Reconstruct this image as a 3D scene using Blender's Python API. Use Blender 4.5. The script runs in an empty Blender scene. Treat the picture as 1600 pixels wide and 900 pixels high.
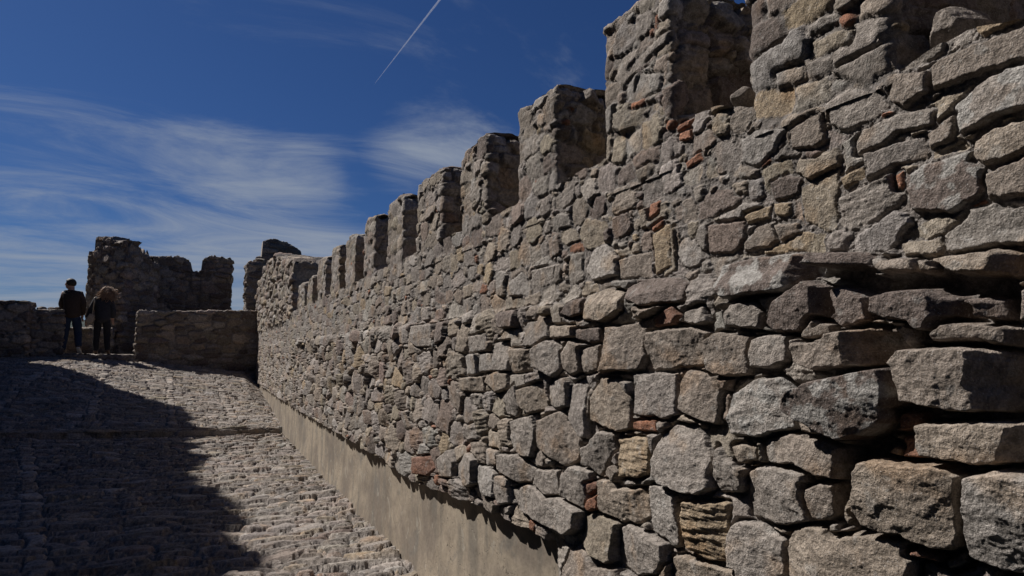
import bpy, bmesh, math, random
import numpy as np
from mathutils import Vector, Matrix
R_ = math.radians
rng = np.random.default_rng(7)
random.seed(7)
sc = bpy.context.scene
col = sc.collection

# ------------------------------------------------------------------ camera
F_PX = 1000.0                                     # focal length for a 1600 px wide picture
PITCH = math.atan(102 / F_PX)
YAW = math.atan(482 * math.cos(PITCH) / F_PX)
EYE = np.array([0.0, 0.0, 1.4])
cam = bpy.data.cameras.new('camera')
cam.sensor_width = 36.0
cam.lens = F_PX * 36.0 / 1600.0
cam.clip_start = 0.05
cam.clip_end = 60000
camo = bpy.data.objects.new('camera', cam)
col.objects.link(camo)
camo.location = EYE
camo.rotation_euler = (math.pi / 2 + PITCH, 0, -YAW)
sc.camera = camo
D = 1.145                                         # distance from the eye to the face of the wall

# ------------------------------------------------------------------ light
SUN = np.array([-0.43, 0.50, 0.76]); SUN /= np.linalg.norm(SUN)
sl = bpy.data.lights.new('sun', 'SUN'); sl.energy = 5.0; sl.angle = R_(0.5); sl.color = (1.0, 0.955, 0.915)
so = bpy.data.objects.new('sun', sl); col.objects.link(so)
so.rotation_euler = Vector(-SUN).to_track_quat('-Z', 'Y').to_euler()
so.location = (-10, 10, 30)
sc.view_settings.view_transform = 'Standard'
sc.view_settings.look = 'None'
sc.view_settings.exposure = EXPOSURE = 0.24
sc.view_settings.gamma = 1.0

def N(nt, t, **kw):
    n = nt.nodes.new(t)
    for k, v in kw.items():
        setattr(n, k, v)
    return n

def mathn(nt, op, a, b=None, c=None, clamp=False):
    n = nt.nodes.new('ShaderNodeMath'); n.operation = op; n.use_clamp = clamp
    for i, v in enumerate((a, b, c)):
        if v is None: continue
        if isinstance(v, (int, float)): n.inputs[i].default_value = v
        else: nt.links.new(v, n.inputs[i])
    return n.outputs[0]

def mixc(nt, fac, a, b, mode='MIX'):
    n = nt.nodes.new('ShaderNodeMix'); n.data_type = 'RGBA'; n.blend_type = mode
    for i, v in ((0, fac), (6, a), (7, b)):
        if isinstance(v, (int, float)): n.inputs[i].default_value = v
        elif isinstance(v, tuple): n.inputs[i].default_value = (*v[:3], 1)
        else: nt.links.new(v, n.inputs[i])
    return n.outputs[2]

def ramp(nt, x, lo, hi):
    n = nt.nodes.new('ShaderNodeMapRange'); n.clamp = True; n.interpolation_type = 'SMOOTHSTEP'
    nt.links.new(x, n.inputs[0]); n.inputs[1].default_value = lo; n.inputs[2].default_value = hi
    return n.outputs[0]

def noise(nt, vec, scale, detail=4, rough=0.55, dist=0.0):
    n = nt.nodes.new('ShaderNodeTexNoise'); n.inputs['Scale'].default_value = scale
    n.inputs['Detail'].default_value = detail; n.inputs['Roughness'].default_value = rough
    n.inputs['Distortion'].default_value = dist
    if vec is not None: nt.links.new(vec, n.inputs['Vector'])
    return n.outputs['Fac']

# world: daylight sky with thin cirrus
w = bpy.data.worlds.new('World'); sc.world = w; w.use_nodes = True
nt = w.node_tree; nt.nodes.clear()
sky = N(nt, 'ShaderNodeTexSky', sky_type='NISHITA', sun_disc=False)
sky.sun_elevation = math.asin(SUN[2]); sky.sun_rotation = math.atan2(SUN[0], SUN[1])
sky.altitude = 300; sky.air_density = 1.0; sky.dust_density = 0.6; sky.ozone_density = 3.0
tc = N(nt, 'ShaderNodeTexCoord')
sep = N(nt, 'ShaderNodeSeparateXYZ'); nt.links.new(tc.outputs['Generated'], sep.inputs[0])
zc = mathn(nt, 'ADD', mathn(nt, 'MAXIMUM', sep.outputs[2], 0.0), 0.16)
px_ = mathn(nt, 'DIVIDE', sep.outputs[0], zc); py_ = mathn(nt, 'DIVIDE', sep.outputs[1], zc)
cb = N(nt, 'ShaderNodeCombineXYZ'); nt.links.new(px_, cb.inputs[0]); nt.links.new(py_, cb.inputs[1])
mp = N(nt, 'ShaderNodeMapping'); nt.links.new(cb.outputs[0], mp.inputs[0])
mp.inputs['Rotation'].default_value = (0, 0, R_(-35)); mp.inputs['Scale'].default_value = (0.75, 1.5, 1)
mp.inputs['Location'].default_value = (3.1, 1.7, 0)
n1 = noise(nt, mp.outputs[0], 1.5, 10, 0.66, 0.7)
n2 = noise(nt, mp.outputs[0], 0.45, 3, 0.5, 0.2)
low = mathn(nt, 'SUBTRACT', 1.0, ramp(nt, sep.outputs[2], 0.03, 0.23))
def lobe(az_el_px, width):
    # a cloud bank centred on one compass direction
    x, y = az_el_px
    f = np.array([math.sin(YAW) * math.cos(PITCH), math.cos(YAW) * math.cos(PITCH), math.sin(PITCH)])
    r = np.array([math.cos(YAW), -math.sin(YAW), 0]); u = np.cross(r, f)
    d = f * F_PX + r * (x - 800) + u * (450 - y); d /= np.linalg.norm(d)
    dp = N(nt, 'ShaderNodeVectorMath', operation='DOT_PRODUCT')
    nt.links.new(tc.outputs['Generated'], dp.inputs[0]); dp.inputs[1].default_value = tuple(d)
    return ramp(nt, dp.outputs['Value'], math.cos(width), 1.0)
lobes = mathn(nt, 'MAXIMUM', mathn(nt, 'MULTIPLY', lobe((400, 425), 0.26), 1.0), mathn(nt, 'MULTIPLY', lobe((690, 268), 0.15), 0.72))
lobes = mathn(nt, 'MAXIMUM', lobes, mathn(nt, 'MULTIPLY', lobe((40, 490), 0.30), 0.85))
lobes = mathn(nt, 'MAXIMUM', lobes, mathn(nt, 'MULTIPLY', lobe((465, 305), 0.11), 0.95))
nn = mathn(nt, 'ADD', mathn(nt, 'MULTIPLY', n1, 0.65), mathn(nt, 'MULTIPLY', n2, 0.35))
nn = mathn(nt, 'ADD', nn, mathn(nt, 'MULTIPLY', lobes, 0.22))
nn = mathn(nt, 'ADD', nn, mathn(nt, 'MULTIPLY', low, 0.06))
dens = mathn(nt, 'MULTIPLY', ramp(nt, nn, 0.545, 0.87), 0.92)
dens = mathn(nt, 'ADD', dens, mathn(nt, 'MULTIPLY', low, 0.06), clamp=True)
tint = mixc(nt, 1.0, sky.outputs[0], (0.25, 0.42, .72), 'MULTIPLY')
skyc = mixc(nt, dens, tint, (4.7, 5.4, 6.6))
bg = N(nt, 'ShaderNodeBackground'); nt.links.new(skyc, bg.inputs[0]); bg.inputs[1].default_value = 0.050
wo = N(nt, 'ShaderNodeOutputWorld'); nt.links.new(bg.outputs[0], wo.inputs[0])

# ------------------------------------------------------------------ numeric noise
def _hash(ix, iy, seed):
    ix = ix & 0xffffff; iy = iy & 0xffffff
    h = (ix.astype(np.uint32) * np.uint32(374761393) + iy.astype(np.uint32) * np.uint32(668265263) + np.uint32((seed * 2246822519) & 0xffffffff))
    h = (h ^ (h >> np.uint32(13))) * np.uint32(1274126177)
    h = h ^ (h >> np.uint32(16))
    return h
def perlin(x, y, seed=0):
    x = np.asarray(x, float); y = np.asarray(y, float)
    xi = np.floor(x); yi = np.floor(y); fx = x - xi; fy = y - yi
    xi = xi.astype(np.int64); yi = yi.astype(np.int64)
    u = fx * fx * fx * (fx * (fx * 6 - 15) + 10); v = fy * fy * fy * (fy * (fy * 6 - 15) + 10)
    def g(ax, ay, dx, dy):
        a = _hash(ax, ay, seed).astype(np.float64) * (2 * np.pi / 4294967296.0)
        return np.cos(a) * dx + np.sin(a) * dy
    a = g(xi, yi, fx, fy); b = g(xi + 1, yi, fx - 1, fy); c = g(xi, yi + 1, fx, fy - 1); d = g(xi + 1, yi + 1, fx - 1, fy - 1)
    return ((a + (b - a) * u) + ((c + (d - c) * u) - (a + (b - a) * u)) * v) * 1.5
def fbm(x, y, octv=4, seed=0, gain=0.5):
    s = 0; a = 1.0; t = 0
    for o in range(octv):
        s = s + a * perlin(x * 2 ** o + 17.3 * o, y * 2 ** o - 9.1 * o, seed + o); t += a; a *= gain
    return s / t
def ridged(x, y, octv=3, seed=0):
    s = 0; a = 1.0; t = 0
    for o in range(octv):
        s = s + a * (1 - np.minimum(np.abs(perlin(x * 2 ** o + 3.3 * o, y * 2 ** o + 7.7 * o, seed + o)) * 2, .8)); t += a; a *= .5
    return s / t
def sstep(x, a, b):
    t = np.clip((x - a) / (b - a), 0, 1); return t * t * (3 - 2 * t)

# ------------------------------------------------------------------ stone patterns
COL = dict(g=(0.306, 0.269, 0.234), g2=(0.265, 0.233, 0.206), b=(0.267, 0.224, 0.186), t=(0.323, 0.269, 0.215), y=(0.330, 0.256, 0.175), y2=(0.292, 0.246, 0.189),
           d=(0.181, 0.146, 0.126), r=(0.316, 0.157, 0.100), r2=(0.236, 0.134, 0.096), r3=(0.254, 0.198, 0.165), l=(0.378, 0.341, 0.303), l2=(0.323, 0.295, 0.265), m=(0.216, 0.186, 0.157))
PAL = ['g'] * 9 + ['g2'] * 5 + ['b'] * 7 + ['t'] * 5 + ['y2'] * 3 + ['y'] * 1 + ['d'] * 2 + ['l2'] * 3 + ['l'] * 1 + ['r3'] * 2
MORTAR = np.array([.222, .198, .178])

TRACED=[
([(1.1801,1.6105),(1.0982,1.6163),(0.9743,1.6105),(0.9114,1.596),(0.9049,1.5625),(0.9724,1.5313),(1.0541,1.5359),(1.153,1.5336),(1.1826,1.5553)],0.06,'d',0.9656,0,0,1),
([(0.8876,1.5998),(0.8283,1.5945),(0.7711,1.5804),(0.7707,1.5609),(0.8334,1.5656),(0.8889,1.5756)],0.05,'d',0,0.9,0,0),
([(0.7816,1.5738),(0.7064,1.5653),(0.6992,1.5445),(0.761,1.5488)],0.02,'b',0,0,0,0),
([(0.6633,1.5585),(0.6121,1.5596),(0.5718,1.5615),(0.5223,1.553),(0.5023,1.5466),(0.5037,1.5278),(0.5502,1.5188),(0.5929,1.5235),(0.6263,1.5324)],0.05,'t',0.573,0,0,0),
([(1.0277,1.4662),(1.0004,1.5092),(0.9163,1.5475),(0.8692,1.5269),(0.8514,1.4808),(0.9163,1.4476),(1.0036,1.4456)],0.055,'d',0.8976,0,0,0),
([(0.8681,1.5249),(0.8351,1.5286),(0.7937,1.5032),(0.7823,1.4643),(0.8301,1.4471),(0.8589,1.4636)],0.04,'d',0,0,0,0),
([(0.7519,1.5),(0.7186,1.5087),(0.6527,1.5083),(0.6307,1.4931),(0.6052,1.4731),(0.6069,1.4477),(0.6783,1.4399),(0.7019,1.4572),(0.7506,1.471)],0.06,'d',0.6598,0,0,0),
([(0.611,1.487),(0.5848,1.4901),(0.5561,1.4828),(0.5589,1.4435),(0.6041,1.4479)],0.03,'d',0,0.5,0,0),
([(0.6471,1.4468),(0.5579,1.4396),(0.5104,1.4344),(0.5128,1.3995),(0.5647,1.4044),(0.6521,1.41),(0.6557,1.4339)],0.05,'b',0.5568,0,0,0),
([(0.751,1.4339),(0.7176,1.4499),(0.6983,1.4436),(0.6947,1.4132),(0.7207,1.4022),(0.7408,1.4051)],0.025,'g',0,0,0,0),
([(0.9461,1.4272),(0.8392,1.439),(0.7794,1.4446),(0.7427,1.4405),(0.7247,1.3994),(0.7431,1.3853),(0.8327,1.3753),(0.8934,1.3679),(0.9308,1.3799)],0.07,'b',0.8155,0,0,0),
([(0.9299,1.4385),(0.9053,1.4653),(0.8652,1.4557),(0.8626,1.4399),(0.8846,1.4342),(0.9264,1.4319)],0.04,'b',0,0,0,0),
([(0.7331,1.3776),(0.7051,1.4034),(0.637,1.4087),(0.5736,1.403),(0.5315,1.3945),(0.5226,1.3159),(0.6126,1.3087),(0.6295,1.3109),(0.7144,1.3197),(0.7284,1.3541)],0.075,'b',0.6003,0,0,0),
([(0.9497,1.2908),(0.9253,1.3288),(0.8458,1.3542),(0.7616,1.3711),(0.732,1.3698),(0.7257,1.3386),(0.7195,1.308),(0.7771,1.2594),(0.8142,1.241),(0.8378,1.2402),(0.9127,1.2624)],0.085,'d',0.7404,0,0,1),
([(0.7335,1.2961),(0.7022,1.2987),(0.7024,1.2661),(0.7344,1.2618)],0.035,'r2',0,0,0,0),
([(0.7318,1.255),(0.6995,1.2587),(0.6989,1.2268),(0.7105,1.2158),(0.7357,1.2148)],0.04,'r2',0,0,0,0),
([(0.7686,1.2166),(0.7496,1.2359),(0.7386,1.236),(0.74,1.2138)],0.03,'b',0,0,0,0),
([(0.6856,1.2795),(0.6503,1.2855),(0.5704,1.2933),(0.5163,1.2975),(0.5201,1.2439),(0.5744,1.2358),(0.5993,1.2285),(0.6417,1.2282),(0.6795,1.2318),(0.687,1.2451)],0.065,'t',0.5634,0,0,0),
([(0.8098,1.1834),(0.7927,1.2046),(0.7646,1.2129),(0.7076,1.2106),(0.6476,1.2148),(0.6286,1.2079),(0.6381,1.174),(0.6365,1.125),(0.6437,1.0901),(0.6761,1.0853),(0.7213,1.0813),(0.8028,1.0884),(0.8173,1.1106)],0.065,'t',0,0,0,0),
([(0.6216,1.1777),(0.6069,1.2071),(0.5724,1.2224),(0.539,1.2221),(0.5075,1.2219),(0.5178,1.0798),(0.6223,1.0809),(0.6261,1.1281)],0.075,'l2',0,0,0,0),
([(0.9977,1.0131),(0.976,1.0407),(0.9288,1.0551),(0.824,1.0657),(0.7305,1.0783),(0.7198,1.0731),(0.7285,1.0237),(0.7355,1.0006),(1.0028,0.9159)],0.055,'t',0,0,0,0),
([(1.0454,1.2154),(0.9702,1.2324),(0.9029,1.2263),(0.8462,1.2146),(0.8373,1.1863),(0.8492,1.1623),(0.8887,1.1574),(0.9631,1.1767),(1.037,1.1635)],0.05,'b',0,0,0,0),
([(1.1004,1.1357),(1.0451,1.1553),(0.9815,1.155),(0.942,1.1535),(0.9374,1.1071),(0.9372,1.0682),(0.9771,1.0492),(1.0293,1.0391),(1.1021,1.0395)],0.035,'g',0,0,0,0),
([(0.9378,1.1267),(0.8958,1.1478),(0.8563,1.1492),(0.8546,1.1052),(0.8907,1.0806),(0.9277,1.0703),(0.9347,1.096)],0.035,'b',0,0,0,0),
([(1.1732,0.9657),(1.1363,1.019),(1.0771,1.0241),(1.0127,1.0066),(1.0121,0.9382),(1.0551,0.9088),(1.1775,0.8709)],0.04,'g',0,0,0,0),
([(0.889,1.0693),(0.8496,1.0822),(0.8463,1.0684),(0.8854,1.0563)],0.03,'b',0,0,0,0),
([(0.7251,1.0671),(0.7072,1.0719),(0.6763,1.0662),(0.6794,1.059),(0.7243,1.0581)],0.045,'r2',0,0,0,0),
([(0.6713,1.064),(0.6382,1.0842),(0.6417,1.0673),(0.6669,1.0539)],0.03,'b',0,0,0,0),
([(1.6052,1.1476),(1.4452,1.1687),(1.4413,1.0797),(1.4845,1.0597),(1.592,1.0415)],0.04,'y',0,0,1,0),
([(1.4156,1.118),(1.3797,1.1851),(1.3399,1.214),(1.2613,1.214),(1.2346,1.1709),(1.1923,1.1393),(1.1999,1.0899),(1.245,1.0591),(1.2795,1.0544),(1.3843,1.0609),(1.4101,1.0812)],0.055,'g',0,0,0,0),
([(1.8081,1.0956),(1.7408,1.1191),(1.7034,1.1577),(1.617,1.1624),(1.6225,1.1151),(1.6795,1.0503),(1.7066,1.0267),(1.7994,1.0413)],0.035,'g',0,0,0,0),
([(1.6665,1.0427),(1.632,1.0669),(1.6036,1.0529),(1.6166,1.0231),(1.6585,1.0204)],0.03,'b',0,0,0,0),
([(1.7025,1.0131),(1.646,1.0182),(1.6215,0.9994),(1.4894,1.024),(1.4572,1.0279),(1.4594,0.9618),(1.5221,0.9219),(1.5836,0.9165),(1.7092,0.921)],0.035,'t',0,0,0,0),
([(1.4482,1.0425),(1.4016,1.0509),(1.3443,1.0352),(1.3226,0.9608),(1.3368,0.9102),(1.3619,0.9037),(1.4524,0.9217)],0.04,'l',0,0,0,0),
([(1.312,0.9948),(1.2987,1.0288),(1.1709,1.0493),(1.1767,0.924),(1.2301,0.9054),(1.3033,0.9155),(1.3102,0.964)],0.045,'y',0,0,1,0),
([(1.9361,0.9203),(1.9135,0.9927),(1.8604,1.0298),(1.7528,1.0293),(1.7548,0.9361),(1.7742,0.9077),(1.8325,0.9002),(1.9256,0.9014)],0.045,'g',0,0,0,0),
([(1.7719,0.9862),(1.7161,1.0035),(1.7122,0.9826),(1.7632,0.9535)],0.035,'r2',0,0,0,0),
([(1.7737,0.9173),(1.759,0.9448),(1.7129,0.9635),(1.7138,0.9251),(1.7599,0.9032)],0.04,'r',0,0,0,0),
([(2.3223,0.8637),(2.2468,0.9003),(2.0699,0.9196),(1.7923,0.8927),(1.793,0.8592),(1.8845,0.8071),(2.0173,0.7987),(2.268,0.802)],0.06,'g',0,0,0,0),
([(1.8087,0.8456),(1.7982,0.8825),(1.7232,0.9088),(1.6791,0.9043),(1.6039,0.9076),(1.6149,0.8013),(1.6483,0.7829),(1.7443,0.7795),(1.8097,0.796)],0.04,'y2',0,0,0,0),
([(1.6101,0.8295),(1.5962,0.8959),(1.5564,0.9142),(1.4753,0.9077),(1.381,0.9027),(1.3824,0.8662),(1.4234,0.8181),(1.5153,0.7886),(1.6072,0.79)],0.04,'g',0,0,0,0),
([(1.36,0.876),(1.3226,0.8903),(1.2874,0.8886),(1.1835,0.8999),(1.1485,0.8996),(1.15,0.8677),(1.3629,0.8002)],0.035,'t',0,0,0,0),
([(1.9241,0.685),(1.8811,0.758),(1.8302,0.784),(1.7541,0.7727),(1.7274,0.7471),(1.6077,0.7773),(1.5929,0.7375),(1.9249,0.6337)],0.05,'b',0,0,0,0),
([(1.2088,1.1021),(1.1947,1.179),(1.1695,1.1564),(1.1058,1.1408),(1.1125,1.1009),(1.1327,1.083),(1.194,1.075)],0.03,'g',0,0,0,0),
([(1.1402,1.1859),(1.1177,1.1942),(1.0706,1.1914),(1.0672,1.1676),(1.1245,1.1539)],0.03,'t',0,0,0,0),
([(2.1526,0.9726),(1.954,1.0002),(1.9551,0.9236),(2.0414,0.9029),(2.1529,0.9204)],0.035,'g',0,0,0,0),
([(2.1075,1.1527),(1.9295,1.206),(1.8202,1.141),(1.8218,1.0561),(1.916,1.0224),(2.0988,1.0585)],0.04,'b',0,0,0,0),
([(2.3236,1.1325),(2.146,1.1712),(2.1173,1.1169),(2.1567,1.0159),(2.2692,1.009),(2.3236,1.0667)],0.04,'g',0,0,0,0),
([(1.8808,1.2858),(1.7808,1.3253),(1.7705,1.131),(1.8143,1.1336),(1.8827,1.1815)],0.03,'g2',0,0,0,0),
([(1.7418,1.2622),(1.6784,1.3249),(1.601,1.3204),(1.5362,1.2678),(1.5387,1.1855),(1.5929,1.1694),(1.7435,1.1905)],0.035,'t',0,0,0,0),
([(1.52,1.3406),(1.3377,1.3459),(1.3322,1.2438),(1.3712,1.2311),(1.5143,1.2285)],0.035,'g2',0,0,0,0),
([(1.3196,1.3248),(1.2905,1.3564),(1.2041,1.3469),(1.1769,1.3192),(1.1848,1.2335),(1.2427,1.2337),(1.3222,1.2569)],0.035,'b',0,0,0,0),
([(2.0332,1.2871),(1.9045,1.3172),(1.8854,1.3017),(1.8867,1.2212),(1.9728,1.2107),(2.034,1.2188)],0.03,'g',0,0,0,0),
([(2.2481,1.2591),(2.079,1.2938),(2.0614,1.1997),(2.1764,1.1773),(2.2377,1.2044)],0.03,'t',0,0,0,0),
([(2.5806,1.3152),(2.3578,1.3261),(2.3577,1.2633),(2.4769,1.2377),(2.607,1.2725)],0.04,'t',0,0,0,0),
([(2.9347,1.2822),(2.6477,1.292),(2.6332,1.2396),(2.8219,1.2245),(2.9172,1.2367)],0.03,'t',0,0,0,0),
([(2.3926,1.2226),(2.2801,1.2763),(2.2482,1.1945),(2.2803,1.1549),(2.3692,1.1567)],0.03,'g',0,0,0,0),
([(2.658,0.9087),(2.4995,0.9233),(2.4499,0.8974),(2.4615,0.8134),(2.5492,0.8011),(2.657,0.8418)],0.06,'l2',0,0,0,0),
([(2.4499,0.8974),(2.3335,0.917),(2.3333,0.8156),(2.4134,0.7944),(2.4494,0.8301)],0.06,'g',0,0,0,0),
([(3.2139,0.8533),(3.0328,0.9263),(2.9463,0.8812),(2.961,0.811),(3.1728,0.7752)],0.06,'g',0,0,0,0),
([(2.9296,0.8724),(2.7744,0.9499),(2.6724,0.9325),(2.6847,0.8265),(2.7713,0.8004),(2.9281,0.8166)],0.06,'g',0,0,0,0),
([(3.5859,0.8124),(3.3335,0.8547),(3.2512,0.811),(3.3703,0.7482),(3.5674,0.7284)],0.06,'r2',0,0,0,0),
([(2.4266,0.9873),(2.2793,1.0079),(2.1269,0.9773),(2.1563,0.9291),(2.2581,0.9068),(2.4144,0.9316)],0.05,'g',0,0,0,0),
([(2.5642,0.9934),(2.4387,1.0002),(2.4336,0.9478),(2.5376,0.9269)],0.05,'g',0,0,0,0),
([(1.5189,1.2043),(1.4153,1.2206),(1.4061,1.1927),(1.5138,1.1845)],0.03,'r',0,0,0,0),
([(1.6472,1.477),(1.5274,1.482),(1.4302,1.5002),(1.4473,1.4168),(1.4933,1.3541),(1.555,1.3504),(1.6637,1.3454),(1.645,1.3942)],0.045,'b',0,0,0,0),
([(1.4495,1.4567),(1.3633,1.4628),(1.2694,1.4637),(1.2124,1.45),(1.2268,1.3757),(1.3349,1.3618),(1.4353,1.3554),(1.4581,1.4169)],0.035,'b',0,0,0,0),
([(1.21,1.4303),(1.1793,1.4451),(1.0785,1.4388),(1.0758,1.3957),(1.0874,1.3526),(1.1573,1.3468),(1.2049,1.3568)],0.045,'b',0,0,0,0),
([(1.0725,1.428),(1.042,1.438),(0.9768,1.4364),(0.9755,1.3825),(1.0186,1.3717),(1.073,1.3707),(1.0786,1.3993)],0.035,'g',0,0,0,0),
([(2.1243,1.4126),(2.0325,1.4466),(1.925,1.4263),(1.926,1.3534),(1.9867,1.3187),(2.1162,1.3498)],0.045,'g',0,0,0,0),
([(1.9331,1.3989),(1.8624,1.4417),(1.7915,1.4249),(1.8031,1.3418),(1.8643,1.3297),(1.9284,1.3442)],0.035,'b',0,0,0,0),
([(1.7913,1.4093),(1.683,1.4287),(1.6939,1.3495),(1.788,1.337)],0.03,'b',0,0,0,0),
([(2.0199,1.4959),(1.8315,1.4888),(1.8219,1.4568),(2.0085,1.4556)],0.045,'t',0,0,0,0),
([(1.8251,1.4728),(1.6817,1.4784),(1.6827,1.4386),(1.7473,1.4346),(1.8255,1.4517)],0.03,'d',0,0,0,0),
([(1.7715,1.587),(1.665,1.5983),(1.5631,1.5796),(1.57,1.5294),(1.6675,1.4991),(1.7666,1.5105)],0.05,'t',0,0,0,0),
([(1.9222,1.5364),(1.8461,1.5751),(1.7799,1.5807),(1.7809,1.5285),(1.8471,1.5215)],0.05,'d',0,0,0,0),
([(1.4233,1.4957),(1.3384,1.5211),(1.3139,1.4986),(1.34,1.4789),(1.4206,1.4735)],0.03,'r2',0,0,0,0),
([(1.2889,1.5055),(1.2296,1.514),(1.2142,1.4775),(1.2428,1.4728),(1.2899,1.4809)],0.03,'g',0,0,0,0),
([(1.1513,1.4899),(1.1295,1.515),(1.0659,1.5142),(1.0439,1.4913),(1.0502,1.456),(1.1422,1.463)],0.035,'g',0,0,0,0),
([(1.136,1.2487),(1.116,1.3046),(1.0571,1.343),(0.9909,1.3487),(0.9559,1.3106),(0.9633,1.2481),(1.0634,1.2172),(1.1302,1.2131)],0.05,'l',0,0,0,1),
([(1.5428,1.5903),(1.4751,1.6084),(1.3359,1.5996),(1.2944,1.5785),(1.2962,1.5344),(1.3826,1.5351),(1.4578,1.5344),(1.528,1.5547)],0.055,'d',0,0,0,0),
([(1.8142,1.6802),(1.7664,1.7379),(1.6903,1.7438),(1.6207,1.6834),(1.6218,1.644),(1.7685,1.6396)],0.03,'l',0,0,0,0),
([(1.4291,1.7254),(1.3595,1.7402),(1.3636,1.6328),(1.4096,1.6146),(1.4221,1.6579)],0.012,'y2',0,0,0,0),
([(1.6237,1.6844),(1.4742,1.6894),(1.4666,1.6209),(1.6138,1.6306)],0.012,'b',0,0,0,0),
([(2.2,1.7184),(2.0204,1.717),(2.0453,1.661),(2.2005,1.6351)],0.014,'g',0,0,0,0),
([(2.3853,1.6954),(2.2946,1.7207),(2.2279,1.6795),(2.2374,1.6299),(2.3956,1.6386)],0.014,'l',0,0,0,0),
([(2.4814,1.5675),(2.293,1.574),(2.3028,1.5065),(2.437,1.5071)],0.05,'d',0,0,0,0),
([(2.34,1.4137),(2.1436,1.4167),(2.1441,1.3373),(2.3299,1.3245)],0.035,'t',0,0,0,0),
([(2.4991,1.4415),(2.34,1.4479),(2.3499,1.3325),(2.4871,1.3293)],0.035,'g',0,0,0,0),
([(2.8149,1.4759),(2.5982,1.485),(2.5738,1.4148),(2.7999,1.401)],0.03,'g',0,0,0,0),
([(2.8544,1.3859),(2.6953,1.3962),(2.694,1.3053),(2.8525,1.3006)],0.03,'l2',0,0,0,0),
([(2.6827,1.3962),(2.5275,1.3964),(2.5156,1.3286),(2.6815,1.3152)],0.03,'l2',0,0,0,0),
([(2.9083,1.2788),(2.619,1.2983),(2.6182,1.2334),(2.8927,1.2239)],0.04,'t',0,0,0,0),
([(3.2771,1.5604),(3.1074,1.5642),(3.1369,1.4666),(3.2658,1.452)],0.045,'d',0,0,0,0),
([(3.744,1.5609),(3.2994,1.5556),(3.3164,1.4412),(3.5869,1.438),(3.7389,1.4712)],0.04,'g',0,0,0,0),
([(0.9497,1.7501),(0.858,1.7684),(0.8618,1.7031),(0.8718,1.6567),(0.8895,1.651),(0.9395,1.6874)],0.008,'y2',0,0,0,0),
([(1.0222,1.7813),(0.9862,1.7893),(0.9502,1.7731),(0.96,1.7472),(1.0182,1.7411)],0.016,'d',0,0,0,0),
([(0.9647,1.8865),(0.888,1.8985),(0.8835,1.8421),(0.9098,1.8363),(0.9639,1.8478)],0.02,'b',0,0,0,0),
([(1.1047,1.9055),(1.0645,1.9137),(0.9825,1.8948),(1.0174,1.8539),(1.062,1.8363),(1.1038,1.8529)],0.018,'l2',0,0,0,0),
([(1.2262,1.7201),(1.1053,1.7085),(1.1144,1.6589),(1.1562,1.6446),(1.2253,1.6545)],0.022,'r3',0,0,0,0),
([(1.1064,1.6577),(1.0736,1.6875),(1.0239,1.6884),(1.0197,1.6538),(1.0384,1.6422),(1.1071,1.6426)],0.022,'b',0,0,0,0),
([(1.0168,1.6823),(0.9619,1.6771),(0.9629,1.6586),(1.0031,1.6512)],0.02,'b',0,0,0,0),
([(1.4501,1.7487),(1.3843,1.7521),(1.3884,1.6427),(1.4401,1.6249)],0.014,'y',0,0,0,0),
([(0.8101,1.815),(0.7976,1.8326),(0.7325,1.8402),(0.6668,1.8293),(0.6683,1.8064),(0.7303,1.8109),(0.7738,1.7871),(0.8092,1.7911)],0.02,'g',0,0,0,0),
([(0.7962,1.781),(0.7401,1.7854),(0.6735,1.7848),(0.6796,1.7478),(0.7507,1.7476),(0.7944,1.7382)],0.02,'g2',0,0,0,0),
([(0.8548,1.7097),(0.7359,1.7316),(0.727,1.6814),(0.7783,1.6557),(0.8371,1.6457),(0.8554,1.6576)],0.018,'g',0,0,1,0),
([(0.718,1.7147),(0.6841,1.7325),(0.6042,1.7335),(0.5917,1.6994),(0.598,1.6604),(0.6449,1.6418),(0.7061,1.6587)],0.03,'d',0,0,0,1),
([(0.6238,1.8168),(0.5879,1.8411),(0.5342,1.8518),(0.4987,1.8446),(0.5032,1.7812),(0.563,1.783),(0.6152,1.7717),(0.6235,1.7913)],0.035,'g',0,0,0,1),
([(0.667,1.8993),(0.6392,1.9097),(0.5593,1.91),(0.4954,1.9095),(0.499,1.8588),(0.5588,1.8648),(0.6185,1.8621),(0.6629,1.8643)],0.03,'b',0,0,0,0),
([(0.7306,1.9162),(0.6712,1.8988),(0.6692,1.8646),(0.7115,1.8533),(0.7335,1.8705)],0.03,'b',0,0,0,0),
([(0.5945,1.7483),(0.5667,1.7597),(0.5191,1.7596),(0.5036,1.7581),(0.507,1.71),(0.5845,1.7088),(0.5962,1.7242)],0.04,'t',0,0,0,0),
([(0.5837,1.6889),(0.5244,1.7041),(0.5088,1.7034),(0.513,1.6444),(0.5826,1.6526)],0.035,'b',0,0,0,0),
([(0.6713,1.7867),(0.6334,1.8045),(0.6339,1.7662),(0.6686,1.7639)],0.02,'b',0,0,0,0),
([(0.9817,2.0257),(0.9088,2.0147),(0.9104,1.9857),(0.98,1.9941)],0.012,'l2',0,0,0,0),
([(0.9011,2.0221),(0.848,2.0045),(0.8524,1.9779),(0.9016,1.9822)],0.012,'g',0,0,0,0),
([(0.8635,1.9097),(0.8161,1.9224),(0.7663,1.8985),(0.744,1.8665),(0.774,1.8533),(0.8367,1.8447),(0.863,1.8685)],0.015,'g',0,0,0,0),
([(0.8409,1.9723),(0.7258,1.9789),(0.7239,1.9333),(0.7776,1.9266)],0.02,'g',0,0,0,0),
([(0.8855,2.0553),(0.8314,2.0512),(0.7946,2.0387),(0.8008,2.0216),(0.8902,2.0254)],0.012,'y2',0,0,0,0),
([(1.5273,2.1514),(1.4643,2.1467),(1.4694,2.1334),(1.5276,2.139)],0.014,'r',0,0,0,0),
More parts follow.
